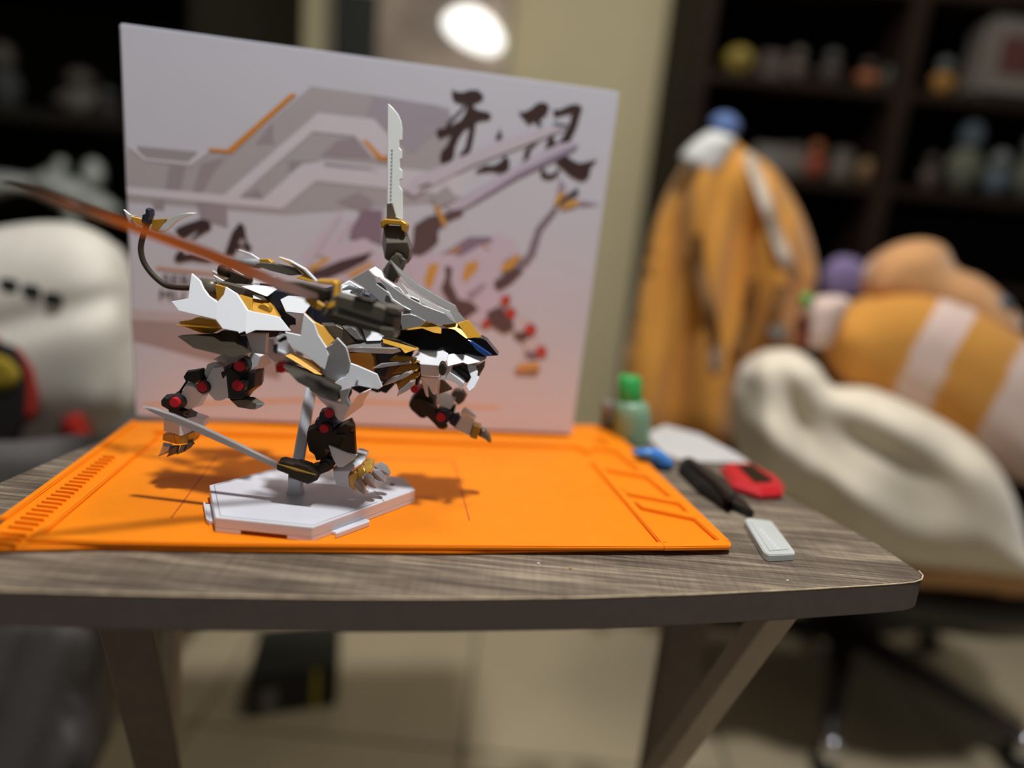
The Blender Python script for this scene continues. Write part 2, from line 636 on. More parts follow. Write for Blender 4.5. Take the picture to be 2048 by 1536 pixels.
# ------------------------------------------------------------------ kit box with print
BO = G(271, 839, 0.0)
BE = G(1143, 874, 0.0)
BO.z = BE.z = ZT + 0.0026
bx = (BE - BO).normalized()
bn = Vector((-bx.y, bx.x, 0))                  # away from the camera


def onbox(pxl, py, off=0.0):
    d = ray(pxl, py)
    t = (BO - CAM).dot(bn) / d.dot(bn)
    p = CAM + d * t
    return p - bn * off


tl, tr = onbox(238, 45), onbox(1240, 183)
bxo = empty('kit_box', BO)
prism('box_carton', [BO, BE, tr, tl], bn * 0.105, BOXM, bxo, 0.0012, 2)
PM = {}


def ink(rgb):
    if rgb not in PM: PM[rgb] = mat('ink_%d_%d_%d' % rgb, rgb, 0.45, var=0.02)
    return PM[rgb]


LAYER = [0]


def prnt(name, c, pts, rgb, lvl):
    LAYER[0] += 1
    top = [onbox(*px(c, q), 0.00012 * lvl + 0.0000008 * LAYER[0]) for q in pts]
    bm = bmesh.new()
    prism_bm(top, bn * 0.0001, bm=bm)
    bmesh.ops.recalc_face_normals(bm, faces=bm.faces[:])
    bm.normal_update()
    bmesh.ops.triangulate(bm, faces=[f for f in bm.faces if len(f.verts) > 4])
    return obj(name, bm, ink(rgb), bxo)


def ell(x, y, rx, ry=None, n=14):
    return [(x + rx * math.cos(2 * math.pi * k / n), y + (ry or rx) * math.sin(2 * math.pi * k / n)) for k in range(n)]


GRY, GRY2, LIL, LIL2, BRN, OCH, WHT, INKB, REDP = (184, 180, 184), (168, 162, 168), (214, 204, 222), (172, 158, 180), (104, 82, 84), (222, 168, 84), (222, 218, 228), (66, 48, 46), (196, 76, 62)
# grey backdrop panels and white bands
prnt('printed_panel', 'K', [(55, 590), (690, 620), (870, 632), (1505, 90), (2048, 165), (2600, 260), (2600, 1000), (1300, 1100), (70, 1000)], GRY, 1)
prnt('printed_panel', 'K', [(1990, 160), (2500, 240), (2620, 330), (2300, 620), (2130, 470), (1930, 340)], (174, 168, 180), 2)
prnt('printed_panel', 'K', [(130, 560), (610, 605), (535, 688), (205, 655)], GRY2, 2)
for q in ([(390, 700), (520, 705), (480, 905), (360, 895)], [(640, 700), (840, 640), (740, 760), (650, 930), (570, 930)], [(1070, 540), (1200, 370), (1215, 545)],
          [(250, 985), (350, 985), (350, 1060), (270, 1060)], [(600, 1005), (840, 1020), (850, 1200), (640, 1140)], [(1700, 1000), (1880, 920), (2000, 990), (1950, 1100)],
          [(1330, 670), (1560, 690), (1450, 690), (1330, 770)], [(1580, 640), (1700, 520), (1850, 490), (2000, 660)], [(950, 965), (1090, 890), (1130, 975)]):
    prnt('printed_shade', 'K', q, (166, 156, 164), 2)
prnt('printed_band', 'K', [(55, 880), (820, 945), (1560, 300), (2000, 347), (2230, 600), (2000, 660), (1850, 482), (1520, 447), (935, 965), (1125, 980), (1440, 697), (1560, 690), (1590, 672), (2700, 790), (2700, 960), (1540, 835), (1275, 1058), (60, 945)], WHT, 3)
prnt('printed_band', 'K', [(50, 560), (90, 560), (205, 655), (535, 688), (625, 612), (690, 616), (560, 714), (190, 672), (60, 560)], WHT, 3)
prnt('printed_orange_line', 'K', [(700, 576), (845, 588), (1345, 148), (1395, 150), (880, 617), (695, 600)], OCH[:0] + (224, 146, 44), 4)
prnt('printed_orange_line', 'K', [(1905, 512), (1945, 515), (2065, 640), (2200, 660), (2200, 692), (2035, 668)], (224, 146, 44), 4)
prnt('printed_dark_line', 'K', [(1600, 690), (1960, 730), (2030, 755), (1620, 715)], (158, 154, 160), 4)
prnt('printed_panel', 'I', [(262, 640), (470, 650), (560, 700), (560, 760), (300, 690), (266, 682)], (176, 160, 160), 1)
prnt('printed_band', 'I', [(262, 618), (470, 632), (470, 650), (262, 640)], (206, 196, 202), 2)
prnt('printed_orange_line', 'I', [(284, 806), (640, 795), (1000, 812), (1000, 818), (640, 803), (284, 812)], (226, 186, 150), 1)
prnt('printed_orange_line', 'A', [(425, 683), (700, 712), (1190, 765), (1190, 778), (700, 730), (425, 700)], (224, 150, 60), 5)
# the brush lettering
for q in ([(530, 120), (560, 145), (620, 150), (680, 130), (750, 130), (800, 180), (790, 210), (740, 235), (710, 240), (715, 280), (760, 305), (830, 315), (870, 350), (840, 380), (770, 385), (720, 410), (730, 440), (710, 560), (690, 640), (640, 690), (585, 690), (640, 620), (680, 440), (640, 460), (590, 530), (560, 600), (545, 700), (500, 745), (440, 745), (425, 700), (440, 650), (480, 610), (530, 500), (420, 540), (395, 490), (410, 460), (480, 450), (600, 390), (640, 330), (660, 250), (560, 225), (535, 190)],
          [(640, 250), (480, 420), (470, 440), (490, 440), (645, 270)], [(935, 450), (950, 500), (960, 540), (910, 560), (900, 540), (920, 500)],
          [(975, 685), (1015, 720), (1020, 790), (980, 835), (920, 830), (870, 815), (740, 830), (730, 815), (810, 770), (880, 775), (930, 750), (960, 720)],
          [(1095, 310), (1140, 320), (1200, 290), (1260, 240), (1320, 235), (1360, 270), (1340, 330), (1290, 370), (1265, 400), (1310, 415), (1265, 430), (1240, 395), (1210, 395), (1195, 430), (1150, 380)],
          [(1390, 295), (1440, 300), (1540, 255), (1600, 250), (1640, 280), (1620, 350), (1590, 450), (1555, 520), (1535, 575), (1430, 590), (1470, 530), (1520, 440), (1555, 320), (1460, 340), (1410, 360)],
          [(1400, 405), (1520, 425), (1510, 442), (1390, 420)], [(1350, 540), (1400, 495), (1395, 550), (1430, 590), (1330, 640), (1320, 630)],
          [(1280, 565), (1210, 620), (1185, 700), (1180, 745), (1110, 760), (1140, 720), (1150, 640), (1200, 600)],
          [(1500, 690), (1570, 735), (1620, 755), (1770, 720), (1715, 780), (1700, 860), (1670, 895), (1620, 900), (1540, 860), (1430, 760), (1410, 740)],
          [(1290, 790), (1280, 840), (1310, 880), (1370, 890), (1430, 860), (1450, 810), (1430, 800), (1400, 840), (1350, 850), (1315, 820), (1310, 790)]):
    prnt('brush_stroke', 'J', q, INKB, 6)
for q in ([(470, 290), (620, 220), (860, 140), (990, 170), (1030, 280), (900, 350), (710, 470), (690, 465), (840, 320), (790, 310), (600, 440), (520, 400)],
          [(470, 690), (540, 610), (590, 620), (620, 680), (720, 660), (900, 720), (1060, 790), (900, 790), (720, 760), (520, 800), (450, 760)],
          [(1460, 190), (1530, 250), (1570, 480), (1650, 590), (1580, 650), (1520, 560), (1420, 590), (1370, 700), (1220, 690), (1340, 340)]):
    prnt('brush_letter', 'Z', q, INKB, 6)
prnt('brush_letter', 'Z', [(1440, 520), (1480, 440), (1525, 460), (1530, 540)], (190, 184, 190), 7)


def boxtext(s, p, size, rgb):
    cu = bpy.data.curves.new('txt', 'FONT')
    cu.body = s
    cu.size = size
    o = bpy.data.objects.new('txt', cu)
    COL.objects.link(o)
    dg = bpy.context.evaluated_depsgraph_get()
    me = bpy.data.meshes.new_from_object(o.evaluated_get(dg))
    bpy.data.objects.remove(o)
    q = onbox(*p, 0.0008)
    up = Vector((0, 0, 1))
    for v in me.vertices: v.co = q + bx * v.co.x * 1.15 + up * v.co.y - bn * v.co.z
    me.materials.clear()
    return link('printed_word', me, ink(rgb), bxo)


boxtext('SERI', (325, 568), 0.0125, INKB)
boxtext('MU', (318, 599), 0.0125, INKB)
# the picture on the lid: loose facets of lilac, ochre and brown, two pale blades
for q, rgb, l in (([(220, 400), (560, 0), (580, 60), (330, 420), (250, 560), (210, 560)], LIL, 4), ([(330, 420), (660, 60), (690, 110), (560, 300), (440, 430)], LIL, 4),
                  ([(660, 190), (760, 0), (960, 0), (960, 330), (800, 260), (640, 270)], (146, 126, 142), 4), ([(480, 330), (800, 260), (960, 420), (960, 640), (640, 680), (300, 640)], LIL, 4),
                  ([(230, 560), (420, 440), (480, 450), (330, 560)], OCH, 5), ([(290, 580), (560, 470), (870, 385), (800, 480), (620, 570), (450, 640), (310, 640)], (84, 64, 66), 5),
                  ([(600, 610), (850, 480), (880, 500), (700, 620)], OCH, 6)):
    prnt('printed_facet', 'S', q, rgb, l)
for q, rgb, l in (([(120, 980), (200, 880), (900, 570), (1250, 460), (1400, 440), (1510, 450), (1300, 540), (700, 770), (330, 960), (200, 1040)], (212, 206, 220), 7),
                  ([(1610, 590), (1540, 570), (1440, 590), (1300, 650), (480, 1120), (520, 1160), (650, 1130), (1100, 870), (1500, 680), (1590, 620)], (206, 198, 216), 7),
                  ([(1610, 590), (1480, 640), (1080, 840), (620, 1140), (650, 1130), (1100, 870), (1500, 680), (1590, 620)], (158, 146, 174), 8),
                  ([(1450, 880), (1500, 950), (1480, 1040), (1420, 1080), (1430, 960)], LIL2, 7), ([(1410, 1130), (1400, 1070), (1460, 990), (1500, 1010)], OCH, 8),
                  ([(1440, 1150), (1530, 1060), (1620, 1080), (1580, 1120)], OCH, 8), ([(1420, 1130), (1480, 1040), (1600, 960), (1610, 1010), (1500, 1070)], (78, 66, 84), 9),
                  ([(1610, 1070), (1800, 1095), (1620, 1110)], LIL2, 7), ([(1400, 1120), (1430, 1150), (1300, 1320), (1240, 1536), (1180, 1536), (1240, 1310)], (140, 128, 142), 7),
                  ([(240, 950), (340, 915), (350, 940), (260, 970)], (124, 118, 126), 8), ([(345, 1060), (480, 940), (580, 1060), (420, 1130)], (178, 176, 180), 6)):
    prnt('printed_facet', 'J', q, rgb, l)
for q, rgb, l in (([(1120, 300), (1180, 300), (1110, 480), (1010, 560), (980, 530), (1080, 420)], (140, 128, 142), 7),
                  ([(190, 200), (300, 130), (560, 80), (580, 110), (420, 180), (380, 240), (380, 330), (250, 440), (150, 430), (180, 330)], BRN, 6), ([(345, 45), (385, 50), (450, 190), (420, 210)], OCH, 7),
                  ([(120, 440), (260, 420), (480, 380), (620, 280), (790, 290), (850, 260), (1000, 330), (1020, 420), (900, 480), (840, 640), (960, 740), (800, 880), (700, 1000), (600, 950), (420, 800), (160, 650)], LIL, 4),
                  ([(400, 430), (620, 290), (790, 290), (810, 330), (700, 360), (560, 440), (470, 420)], (148, 130, 152), 5), ([(310, 500), (390, 500), (330, 680), (290, 700), (270, 620)], OCH, 6),
                  ([(600, 500), (690, 470), (690, 540), (590, 650), (570, 590)], OCH, 6), ([(880, 510), (1000, 430), (1040, 440), (960, 540), (880, 570)], OCH, 7), ([(720, 340), (800, 400), (740, 370)], OCH, 7),
                  ([(470, 400), (560, 360), (550, 385), (480, 425)], OCH, 7),
                  ([(430, 520), (490, 530), (480, 650), (540, 780), (640, 800), (700, 860), (560, 960), (480, 840), (400, 700), (440, 600)], BRN, 6),
                  ([(820, 640), (1000, 520), (1050, 560), (960, 650), (860, 720), (820, 690)], BRN, 6), ([(600, 740), (740, 650), (760, 670), (640, 790)], LIL2, 6),
                  ([(760, 880), (860, 840), (960, 900), (1000, 1000), (900, 1050), (780, 980)], BRN, 6), (ell(910, 790, 40), REDP, 8), (ell(950, 890, 44), REDP, 8), (ell(755, 975, 34), REDP, 8),
                  ([(960, 900), (1080, 920), (1120, 980), (1050, 1050), (980, 1040)], (214, 206, 214), 6), ([(960, 1060), (1080, 1020), (1130, 1060), (1040, 1120)], BRN, 7), (ell(1105, 1020, 48), REDP, 8),
                  ([(1040, 1110), (1180, 1060), (1200, 1180), (1080, 1200)], (214, 206, 214), 6), ([(1050, 1200), (1180, 1180), (1240, 1230), (1100, 1250)], (128, 114, 140), 7), (ell(1190, 1190, 44), REDP, 8),
                  ([(1010, 1290), (1170, 1280), (1185, 1330), (1000, 1350)], OCH, 7), ([(980, 1330), (1185, 1330), (1150, 1380), (990, 1370)], (150, 122, 116), 6)):
    prnt('printed_facet', 'L', q, rgb, l)
tag(bxo, 'large pale grey model kit box with dark brush lettering on the mat', 'box')

# ------------------------------------------------------------------ display stand
st = empty('display_stand', G(620, 1000, 0.0))
HB = 0.0098
hexp = [(215, 660), (1045, 745), (1925, 425), (1830, 325), (1500, 268), (740, 240), (165, 385)]
top = [G(*px('H', q), HB) for q in hexp]
prism('stand_base', top, (0, 0, -0.0070), STAND, st, 0.0004)
fa, fb = top[0], top[1]
dn = Vector((0, 0, -0.0070))
inw = Vector((0, 0.012, 0))
p1, p2 = fa.lerp(fb, 0.26), fa.lerp(fb, 0.74)
low = [fa, p1, p1 + inw, p2 + inw, p2] + top[1:]
prism('stand_skirt', [q + dn for q in low], (0, 0, -0.0026), STAND, st, 0.0002)
ins = [(248, 645), (1040, 722), (1640, 520), (1560, 400)]
cen = sum(top, Vector()) / len(top)
ringo = [cen + (q - cen) * 0.955 + Vector((0, 0, 0.00008)) for q in top]
for i in (5, 6, 0):
    a, b = ringo[i], ringo[(i + 1) % len(ringo)]
    beam('groove', a, b, 0.0005, 0.0001, STANDL, st, (b - a).cross(Vector((0, 0, 1))))
a, b = ringo[1], G(*px('H', (1650, 522)), HB)
b = ringo[1].lerp(ringo[2], 0.62)
beam('groove', a, b, 0.0005, 0.0001, STANDL, st, (b - a).cross(Vector((0, 0, 1))))
a, b = G(*px('H', (1540, 395)), HB), G(*px('H', (1655, 523)), HB)
beam('seam', a, b, 0.0007, 0.0002, STANDL, st, (b - a).cross(Vector((0, 0, 1))))
h = G(*px('H', (1725, 381)), HB)
obj('peg_hole', tube_bm([h + Vector((0, 0, 0.0001)), h + Vector((0, 0, -0.001))], 0.0019, 16), mat('peg_hole_shadow', (70, 66, 66), 0.8), st)
for q, e in (([(112, 527), (130, 527), (165, 690), (137, 668)], 0.0035), ([(130, 545), (190, 545), (212, 690), (165, 690)], 0.0025)):
    prism('side_tab', [G(*px('H', k), e) for k in q], (0, 0, -e + 0.0003), STAND, st, 0.0002)
for q, e in (([(1240, 785), (1530, 680), (1532, 695), (1245, 800)], 0.0035), ([(1205, 780), (1500, 670), (1530, 680), (1240, 785)], 0.0022)):
    prism('side_tab', [G(*px('H', k), e) for k in q], (0, 0, -e + 0.0003), STAND, st, 0.0002)
YP = G(590, 985, HB).y
s0 = G(591, 985, HB)
plate('post_socket', st, STAND, 'H', [(825, 440), (840, 400), (840, 290), (970, 290), (965, 400), (975, 430), (975, 465), (930, 480), (840, 470)], YP, 0.008, gem=0.8)
post0, post1 = W(*px('H', (905, 300)), YP), W(628, 745, 0.452)
beam('post', post0, post1, 0.0075, 0.0075, STAND, st, (1, 0.25, 0), 0.001)
tag(st, 'pale grey hexagonal display stand with slanted post under the robot lion', 'stand')

# ------------------------------------------------------------------ the robot lion kit
YM = 0.455
lion = empty('robot_lion', W(620, 700, YM))


def P(*a, **k): return plate(*a, **k)


# -- torso
torso = P('torso', lion, NAVY, 'I', [(520, 560), (640, 580), (700, 560), (800, 620), (830, 700), (800, 770), (740, 760), (690, 700), (620, 660), (570, 668), (510, 650)], YM, 0.020, gem=0.8)
P('spine_block', torso, NAVY, 'A', [(1555, 1000), (1660, 930), (1870, 950), (2000, 985), (2048, 1300), (1850, 1330), (1780, 1290), (1700, 1200)], 0.4425, 0.008)
P('pelvis_block', torso, BLACK, 'A', [(1200, 1330), (1500, 1300), (1700, 1340), (1650, 1400), (1250, 1440)], 0.445, 0.02)
P('flank_panel', torso, WHITE, 'A', [(1690, 1020, 3), (1770, 980, 6), (1950, 990, 6), (1990, 1090, 2), (1935, 1165, -4), (1745, 1145, -4)], 0.436, 0.003, mirror=True)
P('flank_panel_lower', torso, WHITE, 'A', [(1745, 1150, -3), (1930, 1165, -3), (1940, 1225, 3), (1900, 1385, 4), (1780, 1345, 4), (1790, 1280, 4), (1850, 1280, 2), (1848, 1215, 0)], 0.436, 0.003)
P('back_panel', torso, WHITE, 'A', [(1290, 885, -3), (1420, 870, 4), (1600, 885, 6), (1650, 920, 4), (1555, 990, -3), (1510, 975, -4)], 0.4405, 0.003)
P('back_panel', torso, WHITE, 'A', [(1410, 790, 0), (1600, 790, 2), (1610, 860, 0), (1410, 850, -2)], 0.446, 0.008)
P('neck_panel', torso, WHITE, 'B', [(700, 470, 2), (800, 415, 6), (950, 500, 6), (930, 560, -2), (960, 640, -6), (700, 620, -6)], 0.4385, 0.004)
P('neck_inset', torso, STANDL, 'B', [(740, 455, 1), (810, 430, 4), (935, 510, 4), (920, 545, 0), (900, 490, 2), (820, 460, 2)], 0.4365, 0.002)
P('intake', torso, NAVY, 'C', [(220, 350), (260, 320), (310, 335), (390, 405), (340, 435), (260, 400)], 0.432, 0.010, gem=0.75)
P('chest_panel', torso, WHITE, 'O', [(940, 120, 4), (1020, 100, 6), (1290, 250, 2), (1240, 320, -4), (1020, 325, -4)], 0.435, 0.004)
P('chest_duct', torso, GUN, 'O', [(330, 40), (590, 40), (760, 130), (920, 330), (740, 390), (560, 260), (430, 170)], 0.438, 0.012, gem=0.85)
P('chest_cone', torso, MANE, 'O', [(640, 90), (800, 60), (900, 120), (1020, 320), (900, 320), (760, 200)], 0.434, 0.008, gem=0.7)
P('under_chest', torso, BLACK, 'O', [(760, 1040), (900, 1010), (1200, 1080), (1300, 900), (1500, 940), (1400, 1050), (1320, 1130), (1240, 1100), (1190, 1120), (1050, 1070), (930, 1140)], 0.455, 0.02)
P('breast_plate', torso, WHITE, 'O', [(1140, 510), (1300, 520), (1500, 560), (1420, 800), (1380, 900), (1220, 900), (1180, 740)], 0.452, 0.02)
P('breast_box', torso, GOLDM, 'O', [(735, 505, -1), (1080, 500, 0), (1130, 570, 2), (1145, 700, 2), (1130, 800, 2), (770, 670, -1)], 0.437, 0.008)

# -- near and far hip armour
hip = P('hip_armor', lion, WHITE, 'A', [(780, 750, 9), (870, 830, 9), (905, 910, 7), (960, 985, 5), (1045, 1045, 1), (1030, 1225, -7), (650, 1135, -3), (575, 1040, 2), (745, 1010, 2),
                                        (1110, 970, 5), (1130, 890, 8), (1250, 965, 7), (1310, 1060, 5), (1355, 1130, 0), (1330, 1345, -9), (1265, 1370, -10), (1260, 1350, -10), (1100, 1320, -10),
                                        (1680, 1200, 4), (1795, 1345, 0), (1440, 1335, -6), (1340, 1375, -9)],
        0.428, 0.0022, faces=[[0, 1, 2, 3, 4, 5, 6, 7, 8], [4, 9, 10, 11, 12, 13, 14, 15, 16, 17, 5], [13, 18, 19, 20, 21, 14]], mirror=True)
P('armor_lining', hip, GOLD, 'A', [(1020, 862), (1135, 895), (1150, 960), (1080, 1040), (1045, 1055)], 0.440, 0.003)
P('armor_top', hip, GOLD, 'A', [(1265, 970, -1), (1400, 1010, -1), (1405, 1140, -6), (1360, 1125, -6), (1300, 1040, -3)], 0.436, 0.003)
P('armor_top', hip, GOLD, 'A', [(1400, 1010, 6), (1580, 1035, 8), (1690, 1205, 0), (1405, 1140, -6)], 0.434, 0.003)
disc('armor_boss', hip, GOLD, 'A', (1520, 1135), 75, 0.4335, 0.438)
P('top_rail', hip, GUN, 'A', [(1065, 860), (1080, 840), (1160, 858), (1330, 905), (1530, 985), (1530, 1020), (1400, 1003), (1270, 965), (1160, 905)], 0.443, 0.007)
P('top_fin', hip, WHITE, 'A', [(1003, 765), (1115, 830), (1085, 845), (1045, 830)], 0.446, 0.002)
P('window_pane', hip, WHITE, 'A', [(1410, 970, 0), (1510, 985, 3), (1550, 1030, 0), (1410, 1010, -2)], 0.438, 0.002)
P('thruster', lion, GOLD, 'A', [(610, 1275, -3), (680, 1285, -5), (1085, 1315, -5), (1000, 1365, 3), (880, 1365, 3), (720, 1300, 0)], 0.428, 0.006)
P('thruster_cover', lion, GOLDM, 'A', [(650, 1245), (760, 1235), (840, 1200), (1020, 1228), (1085, 1310), (680, 1270)], 0.432, 0.008)
P('hip_blade', lion, GUN2, 'D', [(380, 65, 0), (630, 50, 2), (770, 45, 4), (840, 5, 6), (1005, 10, 6), (975, 140, -4), (560, 120, -4), (1105, 245, 2), (965, 285, 4), (860, 262, 4), (545, 185, 2)],
  0.424, 0.006, faces=[[0, 1, 2, 3, 4, 5, 6], [0, 6, 5, 7, 8, 9, 10]], mirror=True)
P('blade_stub', lion, NAVY, 'D', [(1000, 60), (1075, 60), (1110, 240), (1050, 210), (985, 130)], 0.430, 0.008)

# -- back wings and far hardware
P('wing_fin', lion, WHITE, 'A', [(1262, 505), (1390, 548), (1500, 618), (1475, 632), (1385, 572), (1270, 520)], 0.468, 0.002)
P('wing_hinge', lion, GOLD, 'A', [(1485, 600), (1590, 600), (1640, 640), (1610, 650), (1490, 645)], 0.464, 0.006, gem=0.85)
wing = P('wing', lion, GUN, 'A', [(1440, 645), (1500, 635), (1640, 645), (1850, 690), (1930, 765), (1810, 775), (1600, 725), (1450, 670)], 0.458, 0.006, gem=0.9)
P('wing_edge', wing, GOLD, 'A', [(1670, 590, 3), (1780, 625, 3), (1930, 710, 0), (2055, 840, -3), (1980, 835, -3), (1850, 800, -3), (1930, 762, -3), (1850, 690, 0)], 0.457, 0.004)
P('wing_edge', wing, WHITE, 'A', [(1668, 580), (1790, 618), (1945, 705), (2070, 835), (2045, 838), (1920, 715), (1780, 630)], 0.454, 0.004)
tube('wing_barrel', [W(*px('A', (1150, 620)), .47), W(*px('A', (1300, 640)), .47), W(*px('A', (1480, 655)), .466)], [.0015, .0032, .0034], STANDL, lion)
P('wing_fin', lion, WHITE, 'A', [(1180, 690), (1250, 730), (1335, 778), (1310, 785), (1230, 745)], 0.458, 0.002)
P('rear_block', lion, GUN2, 'A', [(1115, 830), (1210, 785), (1190, 700), (1330, 760), (1420, 795), (1385, 865), (1245, 855)], 0.461, 0.010, gem=0.9)
tube('rear_barrel', [W(*px('A', (1085, 715)), .468), W(*px('A', (1190, 745)), .466)], .0042, GUN2, lion)
# -- tail
tpt = spline([(300, 437), (290, 460), (283, 485), (282, 503), (288, 525), (304, 548), (327, 568), (346, 574), (375, 576), (400, 574)], 4)
tl_ = tube('tail', [W(x, y, 0.462 - 0.006 * i / len(tpt)) for i, (x, y) in enumerate(tpt)], 0.0019, GUN2, lion, 10)
tube('tail_root', [W(393, 571, .456), W(403, 572, .455), (W(420, 576, .452)), (W(436, 580, .45))], [.0035, .0056, .0062, .0062], GUN, lion, 14)
P('tail_tip', tl_, NAVY, 'A', [(340, 75), (385, 85), (390, 150), (375, 180), (370, 250), (285, 245), (300, 150), (335, 140)], 0.461, 0.007, gem=0.8)
P('tail_wing', tl_, GOLD, 'A', [(150, 160, -4), (290, 195, 0), (275, 270, 0), (225, 245, -3)], 0.461, 0.002)
P('tail_wing', tl_, GOLD, 'A', [(380, 200, 0), (535, 190, -4), (500, 235, -4), (430, 330, -3), (365, 305, 0)], 0.461, 0.002)
cres = spline([(440, 325), (520, 225), (620, 165), (740, 130), (840, 132)], 4) + spline([(840, 132), (740, 165), (640, 215), (560, 290), (500, 330), (440, 325)], 4)[1:-1]
P('tail_blade', tl_, BLADEW, 'A', cres, 0.459, 0.0035, gem=0.9, bev=0)
P('tail_blade', tl_, BLADEW, 'A', [(85, 95), (150, 150), (215, 160), (160, 175), (210, 260), (300, 350), (150, 250), (120, 170)], 0.459, 0.002, bev=0.0001)

# -- near hind leg
hl = P('hind_leg', lion, BLACK, 'D', [(850, 385), (960, 330), (1080, 420), (1260, 385), (1250, 560), (1130, 650), (1120, 690), (1030, 700), (910, 690), (880, 500)], 0.432, 0.016, gem=0.85)
P('upper_shin', hl, WHITE, 'D', [(1080, 40, 0), (1290, 40, 2), (1275, 250, -2), (1240, 275, -5), (1140, 210, -3), (1110, 120, -2)], 0.432, 0.006)
P('knee_guard', hl, WHITE, 'D', [(1140, 218, 4), (1175, 198, 6), (1270, 252, 4), (1232, 272, -1), (1355, 340, 4), (1230, 400, 2), (1200, 372, -1), (1130, 420, 3), (1075, 400, 3), (1110, 290, 2)],
  0.424, 0.004, faces=[[0, 1, 2, 3], [0, 3, 6, 7, 8, 9], [3, 2, 4, 5, 6]])
P('thigh_plate', hl, WHITE, 'D', [(750, 300), (830, 255), (1090, 265), (1085, 400), (900, 375), (840, 345)], 0.436, 0.004)
P('thigh_cover', hl, WHITE, 'D', [(680, 510, 0), (740, 390, 2), (850, 375, 3), (890, 480, -1), (905, 690, -1), (835, 725, 3), (770, 725, 2), (690, 640, 0)], 0.423, 0.006)
P('thigh_top', hl, WHITE, 'D', [(655, 440), (690, 350), (780, 335), (845, 370), (740, 392), (680, 500)], 0.428, 0.006)
P('lower_shank', hl, WHITE, 'D', [(490, 530, -1), (580, 545, -2), (700, 655, 1), (640, 770, 3), (500, 815, 2), (430, 780, 0), (420, 660, -1)], 0.429, 0.007, gem=0.85)
P('shank_joint', hl, BLACK, 'D', [(455, 470), (490, 412), (570, 400), (655, 385), (685, 490), (590, 545), (480, 520)], 0.430, 0.008, gem=0.8)
tube('piston_rod', [W(*px('D', (485, 520)), .43), W(*px('D', (405, 640)), .43)], .0008, BLACK, hl, 6)
ank = P('ankle', lion, BLACK, 'D', [(240, 690), (280, 655), (330, 670), (385, 630), (420, 620), (460, 710), (440, 790), (510, 820), (510, 850), (580, 885), (450, 915), (335, 870), (330, 800), (245, 750)], 0.430, 0.012, gem=0.85)
P('heel_spur', hl, GUN, 'D', [(910, 700), (1040, 680), (1160, 685), (1280, 755), (1240, 790), (1180, 815), (1000, 785)], 0.430, 0.008, gem=0.75)
P('spur_light', hl, STANDL, 'D', [(1190, 760), (1275, 755), (1240, 788), (1180, 812)], 0.425, 0.001)
for (x, y, r, y0) in ((1010, 370, 60, .416), (993, 573, 62, .416), (627, 585, 58, .420)):
    disc('joint_ring', hl, BLACK, 'D', (x + 12, y + 4), r * 1.3, y0 + .0015, y0 + .012)
    disc('joint_cap', hl, RED, 'D', (x, y), r, y0, y0 + .006)
disc('joint_ring', ank, BLACK, 'D', (360, 745), 85, .4205, .432)
disc('joint_cap', ank, RED, 'D', (348, 745), 58, .418, .426)
paw = P('hind_paw', lion, WHITE, 'D', [(240, 910, 0), (400, 955, -6), (410, 1090, -6), (350, 1060, -2), (240, 1035, 0), (640, 1000, 4), (660, 915, 4), (530, 870, 6)],
        0.430, 0.008, faces=[[0, 1, 2, 3, 4], [1, 7, 6, 5, 2]])
for k, q in enumerate(([(235, 1065, 0), (345, 1068, -2), (370, 1170, -2), (228, 1130, 0)], [(345, 1068, -2), (410, 1092, -4), (425, 1168, -4), (370, 1170, -2)], [(410, 1092, -4), (490, 1065, -2), (495, 1160, -2), (425, 1168, -4)], [(490, 1065, -2), (560, 1040, 0), (565, 1100, 0), (540, 1150, 0), (495, 1160, -1)])):
    P('toe', paw, GOLDM, 'D', q, 0.430, 0.008)
for q in ([(240, 1150), (330, 1165), (325, 1230), (280, 1262), (185, 1297), (215, 1230)], [(330, 1180), (410, 1180), (390, 1260), (270, 1302), (300, 1240)], [(420, 1180), (490, 1165), (470, 1240), (370, 1280), (400, 1235)], [(490, 1150), (545, 1135), (562, 1160), (520, 1205), (450, 1250), (480, 1200)]):
    P('claw', paw, GUN if q[0][0] > 300 else SILVER, 'D', q, 0.428, 0.004, gem=0.6, bev=0)

# far hind leg and hip in shade
fh = P('far_hind_leg', lion, WHITE, 'D', [(1290, 40), (1400, 60), (1380, 200), (1500, 250), (1480, 330), (1400, 330), (1360, 340), (1270, 250)], 0.474, 0.010, gem=0.85)
P('far_thigh', fh, WHITE, 'A', [(1640, 1380), (1740, 1360), (1800, 1500), (1950, 1700), (1700, 1720), (1600, 1560)], 0.478, 0.006)
P('far_knee', fh, BLACK, 'D', [(1390, 340), (1520, 320), (1600, 340), (1600, 420), (1480, 430), (1400, 430)], 0.476, 0.010, gem=0.8)
disc('joint_cap', fh, RED, 'D', (1440, 395), 55, .466, .474)
for q in ([(1400, 110), (1480, 60), (1500, 100), (1430, 130)], [(1370, 150), (1395, 145), (1390, 250), (1365, 200)]):
    P('far_strut', fh, BLACK, 'D', q, 0.468, 0.004)
P('far_leg_blade', fh, SILVER, 'D', [(1590, 215), (1660, 240), (1670, 275), (1610, 270)], 0.466, 0.003)

